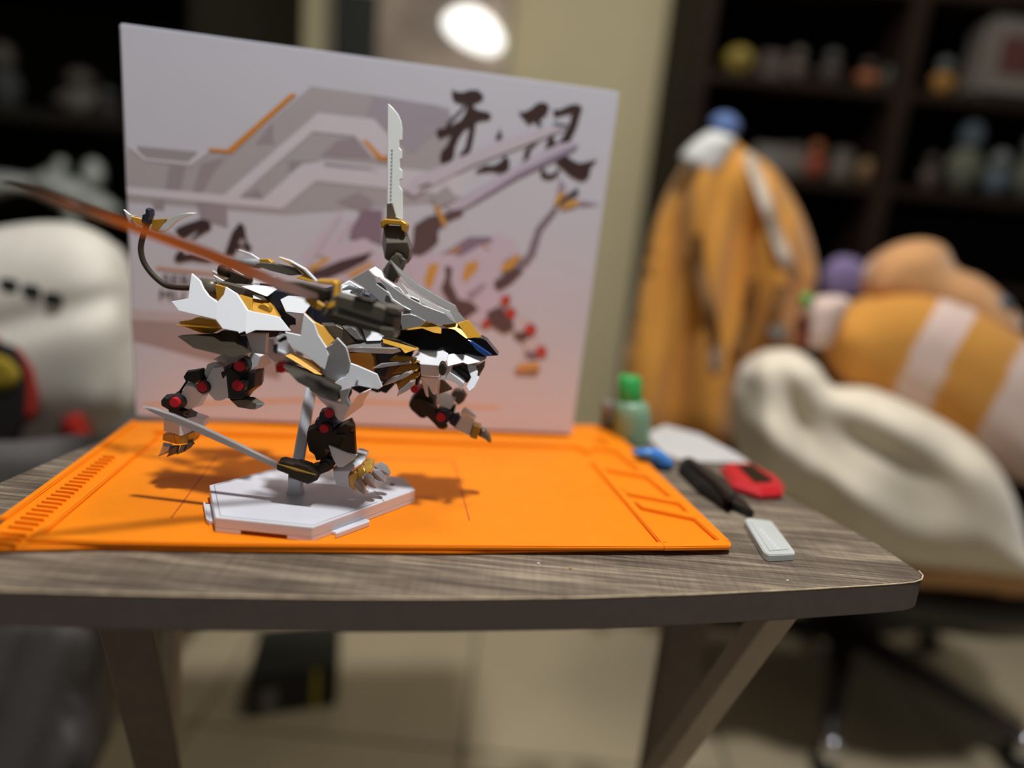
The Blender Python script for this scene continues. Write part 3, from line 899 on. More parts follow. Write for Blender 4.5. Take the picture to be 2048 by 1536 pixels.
# -- near shoulder armour
S1 = [(150, 940), (312, 978), (345, 750), (450, 850), (490, 970), (575, 1100), (600, 1180), (560, 1330), (520, 1300), (400, 1205), (250, 1110), (190, 1040)]
S2 = [(575, 1100), (640, 1062), (685, 1000), (775, 1095), (795, 1150), (822, 1262), (770, 1400), (700, 1430), (620, 1500), (560, 1420), (520, 1300), (545, 1230)]
S3 = [(822, 1262), (900, 1290), (1095, 1375), (1150, 1505), (1110, 1530), (895, 1490), (790, 1520), (700, 1560), (620, 1500), (700, 1430), (770, 1400)]
sh = P('shoulder_armor', lion, WHITE, 'B', [(x, y, (1100 - y) * .010 + (575 - x) * .004) for x, y in S1], 0.4175, 0.0022, mirror=True)
P('shoulder_face', sh, WHITE, 'B', [(x, y, (y - 1250) * .010 + (x - 680) * -.006) for x, y in S2], 0.4180, 0.0022)
P('shoulder_skirt', sh, WHITE, 'B', [(x, y, (x - 820) * .010 - (y - 1400) * .008) for x, y in S3], 0.4185, 0.0022)
P('armor_lining', sh, GOLD, 'B', [(340, 742, 4), (352, 745, 4), (455, 838, 3), (545, 885, 4), (600, 960, 4), (660, 1030, 2), (585, 1098, -2), (575, 1100, -2), (490, 965, 2), (450, 850, 4)], 0.424, 0.002)
P('latch_mark', sh, STANDL, 'O', [(845, 925), (880, 915), (890, 975), (875, 978), (868, 935), (850, 938)], 0.4165, 0.002)
P('side_thruster', lion, GOLD, 'B', [(150, 1185, 0), (205, 1165, 1), (330, 1215, 2), (420, 1245, 2), (525, 1335, 2), (532, 1385, -2), (460, 1372, -4), (360, 1310, -4), (230, 1232, -3)], 0.418, 0.004)
P('shoulder_blade', lion, GUN2, 'E', [(20, 165, 0), (150, 185, 1), (420, 275, 2), (615, 380, 3), (545, 450, -5), (380, 340, -5), (602, 440, 0), (600, 515, 2), (570, 525, 2), (500, 500, 2), (180, 330, 1)],
  0.412, 0.007, faces=[[0, 1, 2, 3, 4, 5], [0, 5, 4, 3, 6, 7, 8, 9, 10]])
# -- near front leg
nl = P('front_leg', lion, GUN2, 'E', [(295, 780), (370, 745), (480, 790), (640, 740), (730, 700), (770, 780), (778, 1090), (690, 1050), (600, 1012), (500, 975), (515, 1085), (400, 1110), (375, 1040), (320, 1000), (290, 880)], 0.424, 0.018, gem=0.88)
P('shin_guard', nl, WHITE, 'E', [(295, 400, 3), (420, 480, 0), (560, 530, -4), (720, 570, -6), (640, 735, -3), (600, 722, -1), (540, 640, 0), (400, 505, 2), (800, 460, 0), (930, 400, 8), (845, 540, 4), (840, 580, 4), (690, 690, 2)],
  0.412, 0.004, faces=[[0, 1, 2, 3, 4, 5, 6, 7], [3, 8, 9, 10, 11, 12, 4]])
P('shin_rib', nl, WHITE, 'E', [(605, 420, 0), (715, 390, 0), (680, 500, -2), (720, 570, -3), (700, 590, -2), (620, 530, -1)], 0.408, 0.004)
P('shin_slot', nl, BLACK, 'E', [(715, 410), (728, 400), (728, 450), (700, 500), (720, 560), (685, 520), (690, 470)], 0.411, 0.003)
P('hip_hinge', nl, NAVY, 'E', [(430, 600), (470, 590), (560, 680), (640, 740), (560, 800), (480, 790), (370, 745), (380, 690), (420, 680)], 0.420, 0.014, gem=0.85)
disc('joint_ring', nl, BLACK, 'E', (505, 652), 66, .4105, .42)
disc('joint_cap', nl, RED, 'E', (497, 650), 55, .409, .417)
disc('joint_ring', nl, BLACK, 'E', (470, 810), 80, .4110, .425)
disc('joint_cap', nl, RED, 'E', (447, 808), 54, .4095, .418)
P('thigh_facet', nl, GUN2, 'E', [(560, 870, 0), (760, 850, 3), (776, 1085, 3), (600, 1008, -2), (650, 900, -3)], 0.414, 0.004)
P('ankle_spike', nl, WHITE, 'E', [(495, 975, 0), (600, 1015, -3), (780, 1092, 0), (760, 1120, 0), (640, 1200, -2), (590, 1200, -2), (550, 1130, 0), (530, 1085, 0)], 0.414, 0.005)
disc('ankle_ball', nl, BLACK, 'E', (470, 1170), 82, .414, .428)
P('blade_arm', nl, GUN2, 'H', [(1040, 205), (1110, 190), (1180, 150), (1225, 190), (1225, 240), (1110, 285), (1085, 345), (1035, 300)], 0.418, 0.010, gem=0.85)
fp = P('front_paw', lion, WHITE, 'E', [(535, 1215, 3), (600, 1200, 5), (760, 1120, 6), (835, 1170, 4), (720, 1240, 0), (545, 1240, 0), (700, 1290, -2), (712, 1412, 0), (580, 1392, 2), (552, 1300, 2)],
       0.418, 0.012, faces=[[0, 1, 2, 3, 4, 5], [5, 4, 6, 7, 8, 9]])
P('paw_back', fp, WHITE, 'E', [(740, 1105, 0), (780, 1045, 2), (875, 1080, 0), (870, 1130, -3), (830, 1165, -4)], 0.430, 0.010)
for q in ([(700, 1290, 0), (770, 1245, 3), (800, 1280, 0), (795, 1335, 0), (760, 1375, 0), (775, 1440, 2), (735, 1420, 2), (705, 1375, 0)], [(790, 1225, 3), (855, 1200, 4), (875, 1245, 0), (860, 1285, 0), (800, 1335, 0), (800, 1280, 0)], [(855, 1195, 4), (925, 1170, 6), (950, 1210, 3), (940, 1240, 2), (880, 1275, 0)], [(850, 1155, 8), (930, 1145, 9), (950, 1170, 6), (940, 1200, 5), (860, 1190, 6)]):
    P('toe', fp, GOLDM, 'E', q, 0.418, 0.008, bev=0.0006)
STEEL = mat('brushed_claw_steel', (176, 176, 178), 0.34, 0.45, var=0.02)
for q, fc, yy in (
        ([(760, 1355, 0), (775, 1335, -1), (828, 1322, 2), (852, 1380, 2), (874, 1486, 1), (810, 1446, 2), (770, 1402, 2)], [[1, 2, 3, 4], [0, 1, 4, 5, 6]], .4125),
        ([(852, 1302, 0), (870, 1284, -1), (912, 1268, 2), (948, 1312, 2), (985, 1421, 1), (930, 1402, 2), (868, 1362, 2)], [[1, 2, 3, 4], [0, 1, 4, 5, 6]], .4165),
        ([(938, 1252, 0), (945, 1232, -1), (1010, 1239, 2), (1052, 1290, 2), (1076, 1353, 1), (1000, 1337, 2), (948, 1302, 2)], [[1, 2, 3, 4], [0, 1, 4, 5, 6]], .4215),
        ([(985, 1238, 0), (958, 1190, -1), (1022, 1164, 2), (1088, 1200, 2), (1127, 1276, 1), (1108, 1291, 2), (1030, 1267, 2)], [[1, 2, 3, 4], [0, 1, 4, 5, 6]], .4275)):
    P('claw', fp, STEEL, 'E', q, yy, 0.004, faces=fc, bev=0.0001)
P('paw_pad', fp, BLACK, 'E', [(830, 1350), (900, 1310), (1000, 1260), (980, 1310), (880, 1390), (830, 1400)], 0.424, 0.006)
# -- raised far front leg
fl_ = P('far_front_leg', lion, GUN2, 'E', [(1320, 540), (1345, 480), (1440, 340), (1500, 340), (1610, 470), (1610, 590), (1500, 690), (1450, 680), (1350, 590)], 0.476, 0.018, gem=0.85)
P('lower_leg', fl_, GUN2, 'E', [(1360, 500), (1430, 490), (1610, 580), (1620, 640), (1725, 780), (1690, 812), (1640, 800), (1500, 660)], 0.466, 0.008, gem=0.9)
disc('joint_cap', fl_, RED, 'E', (1375, 400), 50, .458, .468)
disc('joint_ring', fl_, NAVY, 'E', (1665, 690), 88, .4585, .474)
disc('joint_cap', fl_, RED, 'E', (1645, 692), 54, .4565, .466)
P('knee_shield', fl_, WHITE, 'E', [(1620, 430, 6), (1700, 435, 8), (1805, 490, 6), (1745, 610, 0), (1610, 560, 0), (1618, 500, 2)], 0.462, 0.005)
P('elbow_hook', fl_, GUN, 'E', [(1750, 440), (1790, 390), (1880, 400), (1920, 460), (1885, 525), (1830, 560), (1780, 500)], 0.474, 0.010, gem=0.85)
P('wrist', fl_, NAVY, 'E', [(1735, 680), (1760, 655), (1840, 645), (1850, 690), (1800, 785), (1730, 740)], 0.468, 0.010, gem=0.85)
P('forearm_link', fl_, NAVY, 'E', [(1715, 640), (1780, 560), (1800, 580), (1770, 680), (1740, 700)], 0.470, 0.006)
rp = P('raised_paw', lion, WHITE, 'E', [(1880, 600, 4), (1920, 612, 2), (2000, 680, 0), (1985, 750, -2), (1950, 862, 2), (1790, 785, -2), (1850, 680, 0)], 0.464, 0.014, gem=0.92)
P('paw_rim', rp, WHITE, 'E', [(1850, 640), (1885, 598), (2008, 680), (1998, 700), (1905, 650), (1860, 690)], 0.455, 0.004)
P('toe', rp, GOLDM, 'Q', [(815, 1185, 0), (915, 1220, 2), (895, 1290, -2), (860, 1380, 0), (765, 1345, 0), (790, 1280, -3)], 0.463, 0.012, gem=0.9)
P('claw', rp, GUN, 'Q', [(885, 1300), (915, 1240), (960, 1245), (1020, 1330), (1045, 1400), (1030, 1448), (960, 1390), (870, 1350)], 0.466, 0.008, gem=0.65, bev=0)

# -- head
head = P('head', lion, WHITE, 'C', [(740, 1010, 0), (780, 972, 3), (880, 955, 4), (990, 968, 4), (1095, 1030, 1), (1030, 1066, -3), (1020, 1080, -4), (820, 1065, -4), (1005, 1195, -2), (828, 1186, -2), (1060, 890, 8), (1110, 965, 7), (960, 930, 7), (800, 920, 8)],
         0.435, 0.036, faces=[[0, 1, 2, 3, 4, 5, 6, 7], [7, 6, 8, 9], [1, 13, 12, 10, 11, 4, 3, 2]])
P('snout', head, WHITE, 'C', [(1095, 1030, 0), (1110, 970, 3), (1210, 942, 6), (1225, 962, 6), (1300, 950, 8), (1430, 985, 8), (1505, 985, 9), (1490, 1020, 6), (1420, 1050, 4), (1310, 1072, 2), (1260, 1052, 0), (1100, 1092, -1), (1060, 1200, 0), (1130, 1110, 0)],
  0.4365, 0.034, faces=[[0, 1, 2, 3, 4, 5, 6, 7, 8, 9, 10, 11]])
P('cheek_vent', head, GUN2, 'C', ell(1052, 1107, 42, 78, 14), 0.4285, 0.008, gem=0.8)
P('cheek_strut', head, WHITE, 'C', [(1020, 1185), (1095, 1090), (1145, 1085), (1130, 1150), (1200, 1205), (1270, 1262), (1245, 1340), (1195, 1262), (1100, 1230), (1020, 1215)], 0.436, 0.012)
P('nose_block', head, GUN, 'C', [(1390, 1085), (1490, 1030), (1482, 1090), (1440, 1160), (1400, 1190)], 0.450, 0.010, gem=0.85)
jaw = P('jaw', head, WHITE, 'C', [(1305, 1075, 7), (1385, 1080, 7), (1412, 1150, 4), (1402, 1198, 2), (1425, 1212, 1), (1375, 1310, -3), (1320, 1352, -5), (1292, 1300, -2), (1342, 1205, 2), (1312, 1125, 5)], 0.437, 0.024)
P('mouth', head, BLACK, 'C', [(1135, 1092), (1275, 1068), (1320, 1130), (1312, 1180), (1345, 1192), (1300, 1262), (1200, 1202), (1155, 1150)], 0.447, 0.014)
for k in range(6):
    x, y = 1195 + k * 22, 1085 + k * 14
    P('tooth', jaw, GUN2, 'C', [(x, y), (x + 22, y + 2), (x + 26, y + 26), (x + 10, y + 42 - k * 2)], 0.447, 0.004, gem=0.6, bev=0)
for k in range(4):
    x, y = 1205 + k * 28, 1180 + k * 18
    P('tooth', jaw, GUN2, 'C', [(x, y), (x + 10, y - 38), (x + 24, y + 8)], 0.448, 0.004, gem=0.6, bev=0)
P('chin_plate', head, WHITE, 'C', [(820, 1198, 2), (900, 1205, -1), (1020, 1215, -2), (970, 1385, 4), (945, 1368, 4), (905, 1290, 1)], 0.436, 0.004)
P('chin_plate', head, WHITE, 'C', [(820, 1200, 2), (880, 1215, 0), (905, 1410, 5), (880, 1390, 5)], 0.446, 0.003)
P('chin_web', head, GUN, 'C', [(1022, 1230), (1060, 1238), (1150, 1328), (1010, 1375)], 0.450, 0.004)
P('chin_plate', head, WHITE, 'C', [(1000, 1240), (1025, 1230), (1010, 1370), (1000, 1445), (985, 1380)], 0.446, 0.003)
# visor
vis = P('visor', head, GLOSS, 'C', [(560, 785, 2), (600, 720, 6), (820, 700, 6), (880, 690, 4), (1035, 700, 2), (1100, 700, 2), (1200, 700, 4), (1320, 800, 4), (1450, 800, 6), (1500, 830, 6), (1622, 978, 3), (1500, 985, 2), (1480, 992, 4), (1300, 962, 0), (1100, 972, 0), (1060, 895, 0), (1000, 922, -2), (850, 915, -2), (790, 912, -2)],
        0.441, 0.013)
P('visor_stripe', head, BLUE, 'C', [(1300, 815), (1345, 830), (1555, 972), (1490, 988), (1400, 925)], 0.4405, 0.003)
P('brow', head, GOLD, 'C', [(610, 715, 3), (820, 682, 2), (882, 628, 6), (935, 640, 6), (1037, 700, 3), (1035, 757, -2), (960, 747, -3), (840, 702, -2), (720, 722, 0)], 0.436, 0.003)
P('brow', head, GOLD, 'C', [(1040, 668, 4), (1100, 658, 5), (1150, 635, 6), (1202, 652, 5), (1315, 802, -1), (1292, 808, -2), (1172, 716, -2), (1100, 700, 0)], 0.4385, 0.003)
P('brow', head, GOLD, 'C', [(1202, 650, 2), (1300, 618, 10), (1315, 622, 11), (1452, 800, 12), (1385, 797, 6), (1318, 806, 0)], 0.4395, 0.004)
P('cheek_stripe', head, GOLD, 'C', [(430, 795, 3), (560, 828, 4), (720, 880, 2), (805, 912, 2), (665, 957, -4), (620, 905, -4), (440, 850, -2)], 0.429, 0.004)
P('cheek_rim', head, GUN2, 'C', [(425, 790), (600, 820), (780, 895), (720, 882), (560, 832), (432, 800)], 0.431, 0.003)
# mane of satin silver plates
P('mane_plate', head, MANE, 'C', [(510, 0, 0), (570, 60, 0), (640, 122, 0), (720, 190, 0), (800, 250, 0), (900, 312, 0), (1000, 370, 0), (1180, 470, 0), (1210, 540, 0), (1280, 622, 0), (1202, 648, -3), (1160, 570, -3), (1130, 522, -3), (980, 442, -3), (880, 385, -3), (800, 330, -3), (720, 265, -3), (650, 190, -3), (580, 110, -2)], 0.455, 0.004)
P('mane_plate', head, MANE, 'C', [(595, 190, 2), (640, 235, 0), (700, 292, 0), (850, 392, 0), (1000, 472, 0), (1130, 525, 0), (1200, 645, 0), (1140, 600, -3), (1070, 545, -3), (940, 505, -3), (830, 440, -3), (700, 350, -2), (640, 270, 0)], 0.450, 0.003)
P('mane_plate', head, MANE, 'C', [(290, 100, 0), (360, 62, 3), (430, 110, 2), (462, 185, 0), (600, 275, 0), (660, 345, 0), (700, 352, 0), (830, 432, 0), (850, 470, -2), (700, 390, -2), (550, 290, -2), (390, 180, -2), (350, 160, -1)], 0.446, 0.003)
P('mane_plate', head, MANE, 'C', [(390, 170, 0), (560, 290, -1), (700, 385, -1), (850, 465, -1), (1070, 545, 0), (1130, 600, 0), (1195, 645, 0), (1120, 660, -2), (1020, 665, -2), (900, 640, -3), (840, 600, -4), (720, 555, -5), (640, 560, -5), (660, 510, -4), (540, 410, -4), (480, 310, -3), (440, 245, -2)], 0.441, 0.003)
P('mane_plate', head, MANE, 'C', [(120, 195, 0), (290, 100, 3), (350, 160, 2), (372, 245, 1), (490, 330, 0), (530, 405, 0), (640, 470, 0), (725, 515, 0), (650, 530, -2), (560, 500, -2), (400, 420, -2), (230, 270, -1)], 0.436, 0.0025)
P('mane_edge', head, WHITE, 'C', [(470, 318), (500, 330), (540, 400), (640, 465), (728, 512), (715, 520), (620, 475), (525, 425), (500, 370)], 0.4335, 0.002)
P('mane_clip', head, WHITE, 'C', [(530, 265), (600, 275), (665, 350), (640, 345), (560, 300)], 0.4435, 0.002)
P('mane_clip', head, WHITE, 'C', [(725, 370), (810, 405), (815, 425), (720, 382)], 0.4435, 0.002)
P('mane_socket', head, NAVY, 'C', [(375, 230), (410, 235), (475, 300), (470, 315), (380, 255)], 0.4445, 0.003)
P('mane_strut', head, GUN, 'C', [(435, 120), (510, 0), (600, 130), (620, 165), (550, 250), (460, 190)], 0.462, 0.007, gem=0.9)
P('temple_plate', head, MANE, 'C', [(625, 560, -3), (720, 552, -2), (780, 572, -1), (880, 628, 0), (820, 680, -2), (640, 715, -4), (620, 640, -4)], 0.4335, 0.003)
# whisker blades
P('whisker', head, SILVER, 'B', [(680, 1130, 2), (780, 1088, -2), (1280, 1102, -3), (1310, 1105, -2), (1345, 1140, -1), (1255, 1166, -1), (1050, 1160, -1), (780, 1142, 0)], 0.426, 0.003, gem=0.8, bev=0.0001)
P('whisker_root', head, MANE, 'B', [(780, 1086, -2), (930, 1055, 2), (1040, 1022, 5), (1160, 1050, 5), (1250, 1100, 0), (1000, 1098, -2)], 0.430, 0.003)
P('whisker', head, SILVER, 'C', [(320, 1112), (420, 1055), (560, 1040), (700, 1035), (735, 1062), (560, 1080), (400, 1106)], 0.430, 0.003, gem=0.75, bev=0.0001)
P('whisker_root', head, GOLDM, 'C', [(500, 1030, 3), (560, 985, 4), (640, 985, 4), (740, 1000, 2), (825, 1042, 0), (740, 1062, -3), (715, 1030, -3), (600, 1040, 0)], 0.434, 0.004)
P('whisker', head, SILVER, 'C', [(430, 1294), (480, 1240), (530, 1200), (690, 1140), (738, 1128), (758, 1150), (690, 1195), (560, 1250)], 0.429, 0.004, gem=0.75, bev=0.0001)
P('whisker_root', head, GOLDM, 'C', [(520, 1165, 3), (620, 1080, 4), (760, 1060, 3), (812, 1100, 0), (785, 1145, -3), (745, 1140, -2), (680, 1150, 0)], 0.434, 0.004)
P('whisker', head, SILVER, 'C', [(578, 1402), (600, 1340), (725, 1230), (778, 1222), (768, 1275), (690, 1340)], 0.429, 0.004, gem=0.75, bev=0.0001)
P('whisker_root', head, GOLDM, 'C', [(580, 1275, 3), (700, 1170, 3), (812, 1150, 2), (805, 1200, -2), (725, 1232, -2), (600, 1340, 0)], 0.434, 0.004)
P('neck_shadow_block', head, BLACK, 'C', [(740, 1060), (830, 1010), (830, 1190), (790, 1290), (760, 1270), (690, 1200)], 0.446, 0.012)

# -- swords
up_s = P('upright_sword', lion, BLADEW, 'F', [(288, 65, 17.9), (300, 70, 17.8), (340, 110, 17.0), (372, 152, 16.2), (395, 210, 15.0), (402, 270, 13.8), (400, 345, 12.3), (378, 350, 12.2), (378, 405, 11.1), (398, 425, 10.7), (400, 485, 9.5), (382, 500, 9.2), (382, 560, 8.0), (402, 580, 7.6), (402, 640, 6.4), (380, 655, 6.1), (380, 700, 5.2), (402, 730, 4.6), (405, 960, 0.0), (350, 945, 0.3), (285, 840, 2.4)], 0.476, 0.0022, bev=0.0005)
P('blade_collar', up_s, GUN, 'F', [(283, 835), (320, 828), (352, 932), (405, 957), (280, 957)], 0.4745, 0.005)
P('guard', up_s, GOLD, 'F', [(245, 965), (272, 950), (410, 960), (447, 985), (450, 1003), (440, 1058), (408, 1040), (403, 1000), (290, 992), (250, 1028)], 0.471, 0.012, gem=0.95, bev=0.0006)
hd = P('handle', up_s, GUN, 'F', [(258, 1022, 4), (290, 1000, 5), (405, 1005, 5), (412, 1040, 3.5), (440, 1135, -3), (280, 1138, -3), (456, 1185, 0), (450, 1262, 3), (430, 1282, 3), (300, 1280, 3), (266, 1256, 3), (245, 1150, 2)],
       0.468, 0.014, faces=[[0, 1, 2, 3, 4, 5], [5, 4, 6, 7, 8, 9, 10], [0, 5, 10, 11]])
bm = bmesh.new()
rp0 = W(*px('F', (350, 1073)), 0.4665)
for rr in (0.0038,):
    tube_bm([rp0 + Vector((math.cos(k * math.pi / 14) * rr, -math.sin(k * math.pi / 14) * rr * .12, math.sin(k * math.pi / 14) * rr)) for k in range(29)], 0.00013, 5, bm)
obj('handle_ring', bm, GUN2, up_s)
beam('handle_slot', W(*px('F', (330, 1058)), .4664), W(*px('F', (372, 1088)), .4664), .0003, .0003, GUN2, up_s)
tube('shoulder_joint', [W(*px('F', (350, 1262)), .468), W(*px('F', (420, 1240)), .476)], [.0052, .0052], GUN, up_s, 14)
P('shoulder_arm', up_s, GUN, 'F', [(325, 1235), (370, 1210), (438, 1260), (430, 1300), (360, 1450), (250, 1345)], 0.470, 0.008, gem=0.9)
for k in range(14):
    y = 420 + k * 29
    x = 322 - k * 0.8
    q = [(x - 7, y), (x + 6, y - 5), (x + 8, y + 4), (x - 2, y + 9), (x + 7, y + 16), (x - 6, y + 17), (x - 1, y + 11), (x - 9, y + 6)]
    P('blade_engraving', up_s, STANDL, 'F', [(u, v, (960 - v) / 900 * 18) for u, v in q], 0.47585, 0.0003, bev=0)

# the long sword reaching out towards the viewer
Yh, Yt = 0.388, 0.310


def sw(a, b):                                # a: pixel; b: 0 hilt .. 1 tip
    return W(a[0], a[1], Yh + (Yt - Yh) * b)


ls = P('long_sword', lion, GUN, 'B', [(640, 560), (700, 530), (860, 572), (1100, 632), (1200, 660), (1340, 740), (1330, 930), (1250, 960), (1040, 905), (690, 800), (560, 740), (600, 660)], 0.394, 0.014, gem=0.88)
P('handle_rail', ls, GUN2, 'B', [(520, 735), (640, 720), (900, 800), (1250, 905), (1290, 960), (1060, 930), (700, 850), (560, 780)], 0.392, 0.012, gem=0.85)
P('handle_groove', ls, BLACK, 'B', [(700, 690), (1040, 800), (1250, 868), (1250, 892), (1040, 836), (700, 722)], 0.3862, 0.001, bev=0)
P('handle_step', ls, GUN2, 'B', [(860, 566), (930, 560), (960, 590), (1100, 620), (1090, 640), (870, 590)], 0.390, 0.008, gem=0.85)
P('pommel_slot', ls, BLACK, 'B', [(1200, 740), (1330, 770), (1325, 800), (1205, 775)], 0.3852, 0.001, bev=0)
P('pommel', ls, GUN, 'B', [(1190, 650), (1330, 670), (1372, 700), (1368, 740), (1300, 760), (1200, 720)], 0.392, 0.014, gem=0.8)
P('pommel', ls, GUN, 'B', [(1130, 860), (1300, 880), (1325, 960), (1290, 1000), (1240, 1000), (1120, 950)], 0.392, 0.014, gem=0.8)
P('guard', ls, GOLD, 'B', [(465, 408, 4), (660, 412, 4), (692, 438, 3), (690, 600, 0), (652, 692, -3), (560, 712, -3), (600, 660, -2), (640, 590, 0), (650, 460, 3), (480, 440, 4)], 0.388, 0.010, bev=0.0008)
P('guard', ls, GOLD, 'B', [(372, 575, 0), (470, 580, 0), (600, 660, 0), (562, 712, 0), (500, 695, 0), (385, 625, 0)], 0.394, 0.012, gem=0.9)
P('blade_root', ls, GUN2, 'B', [(120, 415), (330, 430), (500, 470), (640, 510), (620, 600), (560, 640), (420, 560), (200, 520)], 0.392, 0.006, gem=0.8)
bm = bmesh.new()
prof = [(0, 1.0), (0.06, .99), (0.3, .72), (0.6, .42), (0.85, .15), (1, 0)]
topl = [(4, 364, 1.0), (40, 372, .985), (150, 405, .8), (287, 450, .58), (420, 497, .36), (540, 548, .16), (636, 588, 0)]
botl = [(4, 372, 1.0), (40, 385, .985), (150, 424, .8), (287, 472, .58), (420, 522, .36), (540, 572, .16), (636, 608, 0)]
va, vb, vc = [], [], []
for (a, b) in zip(topl, botl):
    ya = Yh + (Yt - Yh) * a[2]
    va.append(bm.verts.new(W(a[0], a[1], ya - 0.0035)))
    vb.append(bm.verts.new(W(b[0], b[1], ya + 0.0035)))
    m_ = (va[-1].co + vb[-1].co) / 2
    vc.append(bm.verts.new(m_ + Vector((0, 0.0024, 0.0022))))
for i in range(len(va) - 1):
    bm.faces.new((va[i], va[i + 1], vb[i + 1], vb[i]))
    bm.faces.new((va[i], vc[i], vc[i + 1], va[i + 1]))
    bm.faces.new((vb[i], vb[i + 1], vc[i + 1], vc[i]))
bm.faces.new((va[0], vb[0], vc[0]))
bm.faces.new((va[-1], vc[-1], vb[-1]))
obj('blade', bm, BLADEC, ls)
# the small blade at ankle height
bl2 = P('ankle_blade', lion, GUN2, 'H', [(740, 205), (780, 148), (900, 178), (930, 170), (1040, 205), (1110, 280), (1090, 340), (1035, 370), (850, 300), (855, 278), (745, 235)], 0.404, 0.009, gem=0.88)
P('blade', bl2, SILVER, 'I', [(283, 811), (300, 813), (340, 826), (400, 851), (480, 889), (560, 928), (626, 949), (565, 941), (478, 900), (400, 865), (335, 837), (300, 821)], 0.404, 0.0035, gem=0.94, bev=0)
P('blade_line', bl2, GOLDM, 'H', [(745, 205), (900, 245), (1075, 300), (900, 262)], 0.3985, 0.001, bev=0)
tag(lion, 'white silver and gold robot lion model kit with swords posed over the orange mat', 'model kit')

# ------------------------------------------------------------------ small tools on the table
def flat(name, pts, h, m, parent=None, bev=0.001, z=zt, c='I', seg=2):
    return prism(name, [G(*px(c, q), z + h) for q in pts], (0, 0, -h), m, parent, bev, seg)


FROST = mat('frosted_grey_glass', (212, 218, 216), 0.35, trans=0.15, var=0.03)
gf = flat('glass_file', [(1490, 1040), (1496, 1035), (1541, 1041), (1548, 1047), (1590, 1102), (1589, 1108), (1538, 1110), (1528, 1104)], 0.0052, FROST, None, 0.0006)
flat('raised_face', [(1501, 1043), (1540, 1047), (1578, 1098), (1539, 1101)], 0.0005, FROST, gf, 0.0002, zt + 0.0052)
for k in range(7):
    x, y = 1518 + k * 5.5, 1056 + k * 6.2
    flat('etched_mark', [(x, y), (x + 7, y + 1), (x + 5, y + 4), (x + 9, y + 6), (x + 2, y + 6), (x + 3, y + 3)], 0.00015, STAND, gf, 0, zt + 0.0057)
tag(gf, 'small frosted grey glass file lying at the right corner of the table', 'file')

rc = empty('red_gadget', G(1502, 985, zt))
REDP_ = mat('gloss_red_plastic', (200, 34, 44), 0.3, var=0.03)
bot = [(1441, 946), (1449, 940), (1494, 939), (1548, 966), (1567, 982), (1562, 999), (1518, 1001), (1463, 982)]
bm = bmesh.new()
b0 = [bm.verts.new(G(*q, zt + .0003)) for q in bot]
cc = sum((v.co for v in b0), Vector()) / len(b0)
b1 = [bm.verts.new(cc + (v.co - cc) * 1.02 + Vector((0, 0, 0.0045))) for v in b0]
b2 = [bm.verts.new(cc + (v.co - cc) * 0.84 + Vector((0, 0, 0.0090))) for v in b0]
bm.faces.new(b0[::-1])
bm.faces.new(b2)
for A, B in ((b0, b1), (b1, b2)):
    for i in range(len(A)): bm.faces.new((A[i], A[(i + 1) % len(A)], B[(i + 1) % len(A)], B[i]))
bevel(bm, 0.0008, 2, 12)
obj('case', bm, REDP_, rc)
prism('dark_window', [G(*q, zt + .0096) for q in ((1472, 930), (1504, 929), (1546, 959), (1541, 964), (1510, 965))], (0, 0, -0.001), GLOSS, rc)
tag(rc, 'small red plastic gadget with a dark window beside the black nippers', 'gadget')

nip = empty('nippers', G(1430, 970, zt))
flat('handle', [(1358, 925), (1366, 912), (1380, 914), (1430, 956), (1468, 990), (1452, 998), (1400, 965)], 0.010, mat('black_rubber', (30, 28, 26), 0.55), nip, 0.002)
flat('handle', [(1372, 915), (1384, 914), (1440, 950), (1474, 985), (1462, 992), (1430, 962)], 0.006, mat('dark_grip', (46, 42, 38), 0.5), nip, 0.001, zt + 0.010)
flat('jaw', [(1452, 1000), (1470, 984), (1490, 998), (1510, 1022), (1500, 1022), (1478, 1012)], 0.006, mat('dark_steel', (58, 58, 60), 0.3, 0.7), nip, 0.001)
tag(nip, 'black handled nippers lying between the mat and the red gadget', 'pliers')

pp = flat('paper_sheet', [(1290, 868), (1330, 850), (1400, 868), (1470, 905), (1500, 925), (1440, 924), (1370, 922), (1330, 908)], 0.0006, mat('white_paper', (200, 198, 198), 0.8), None, 0)
tag(pp, 'white paper sheet lying on the table behind the blue wrapper', 'paper')
bw = puff('blue_wrapper', [(1262, 905), (1290, 896), (1320, 899), (1345, 922), (1346, 936), (1325, 942), (1305, 930), (1285, 920)], G(1310, 925, zt + .006).y, 0.006, mat('bright_blue_film', (70, 140, 226), 0.35), None, 7,
          lambda x, y: 0.002 * math.sin(x * .35) * math.cos(y * .5), 0.7, None, 14)
tag(bw, 'small crumpled bright blue wrapper beside the right edge of the orange mat', 'wrapper')

YB = G(1262, 884, zt).y
bt = empty('glue_bottle', G(1262, 884, zt))


def lathe(name, px_x, prof, Y, m, parent, n=24, sq=1.0):
    bm = bmesh.new()
    rings = []
    for (py, r) in prof:
        c = W(px_x, py, Y)
        rw = r / FPX * Y
        rings.append([bm.verts.new(c + Vector((math.cos(2 * math.pi * k / n) * rw, math.sin(2 * math.pi * k / n) * rw * sq, 0))) for k in range(n)])
    for A, B in zip(rings, rings[1:]):
        for k in range(n): bm.faces.new((A[k], A[(k + 1) % n], B[(k + 1) % n], B[k]))
    bm.faces.new(rings[0])
    bm.faces.new(rings[-1][::-1])
    return obj(name, bm, m, parent, smooth=True)


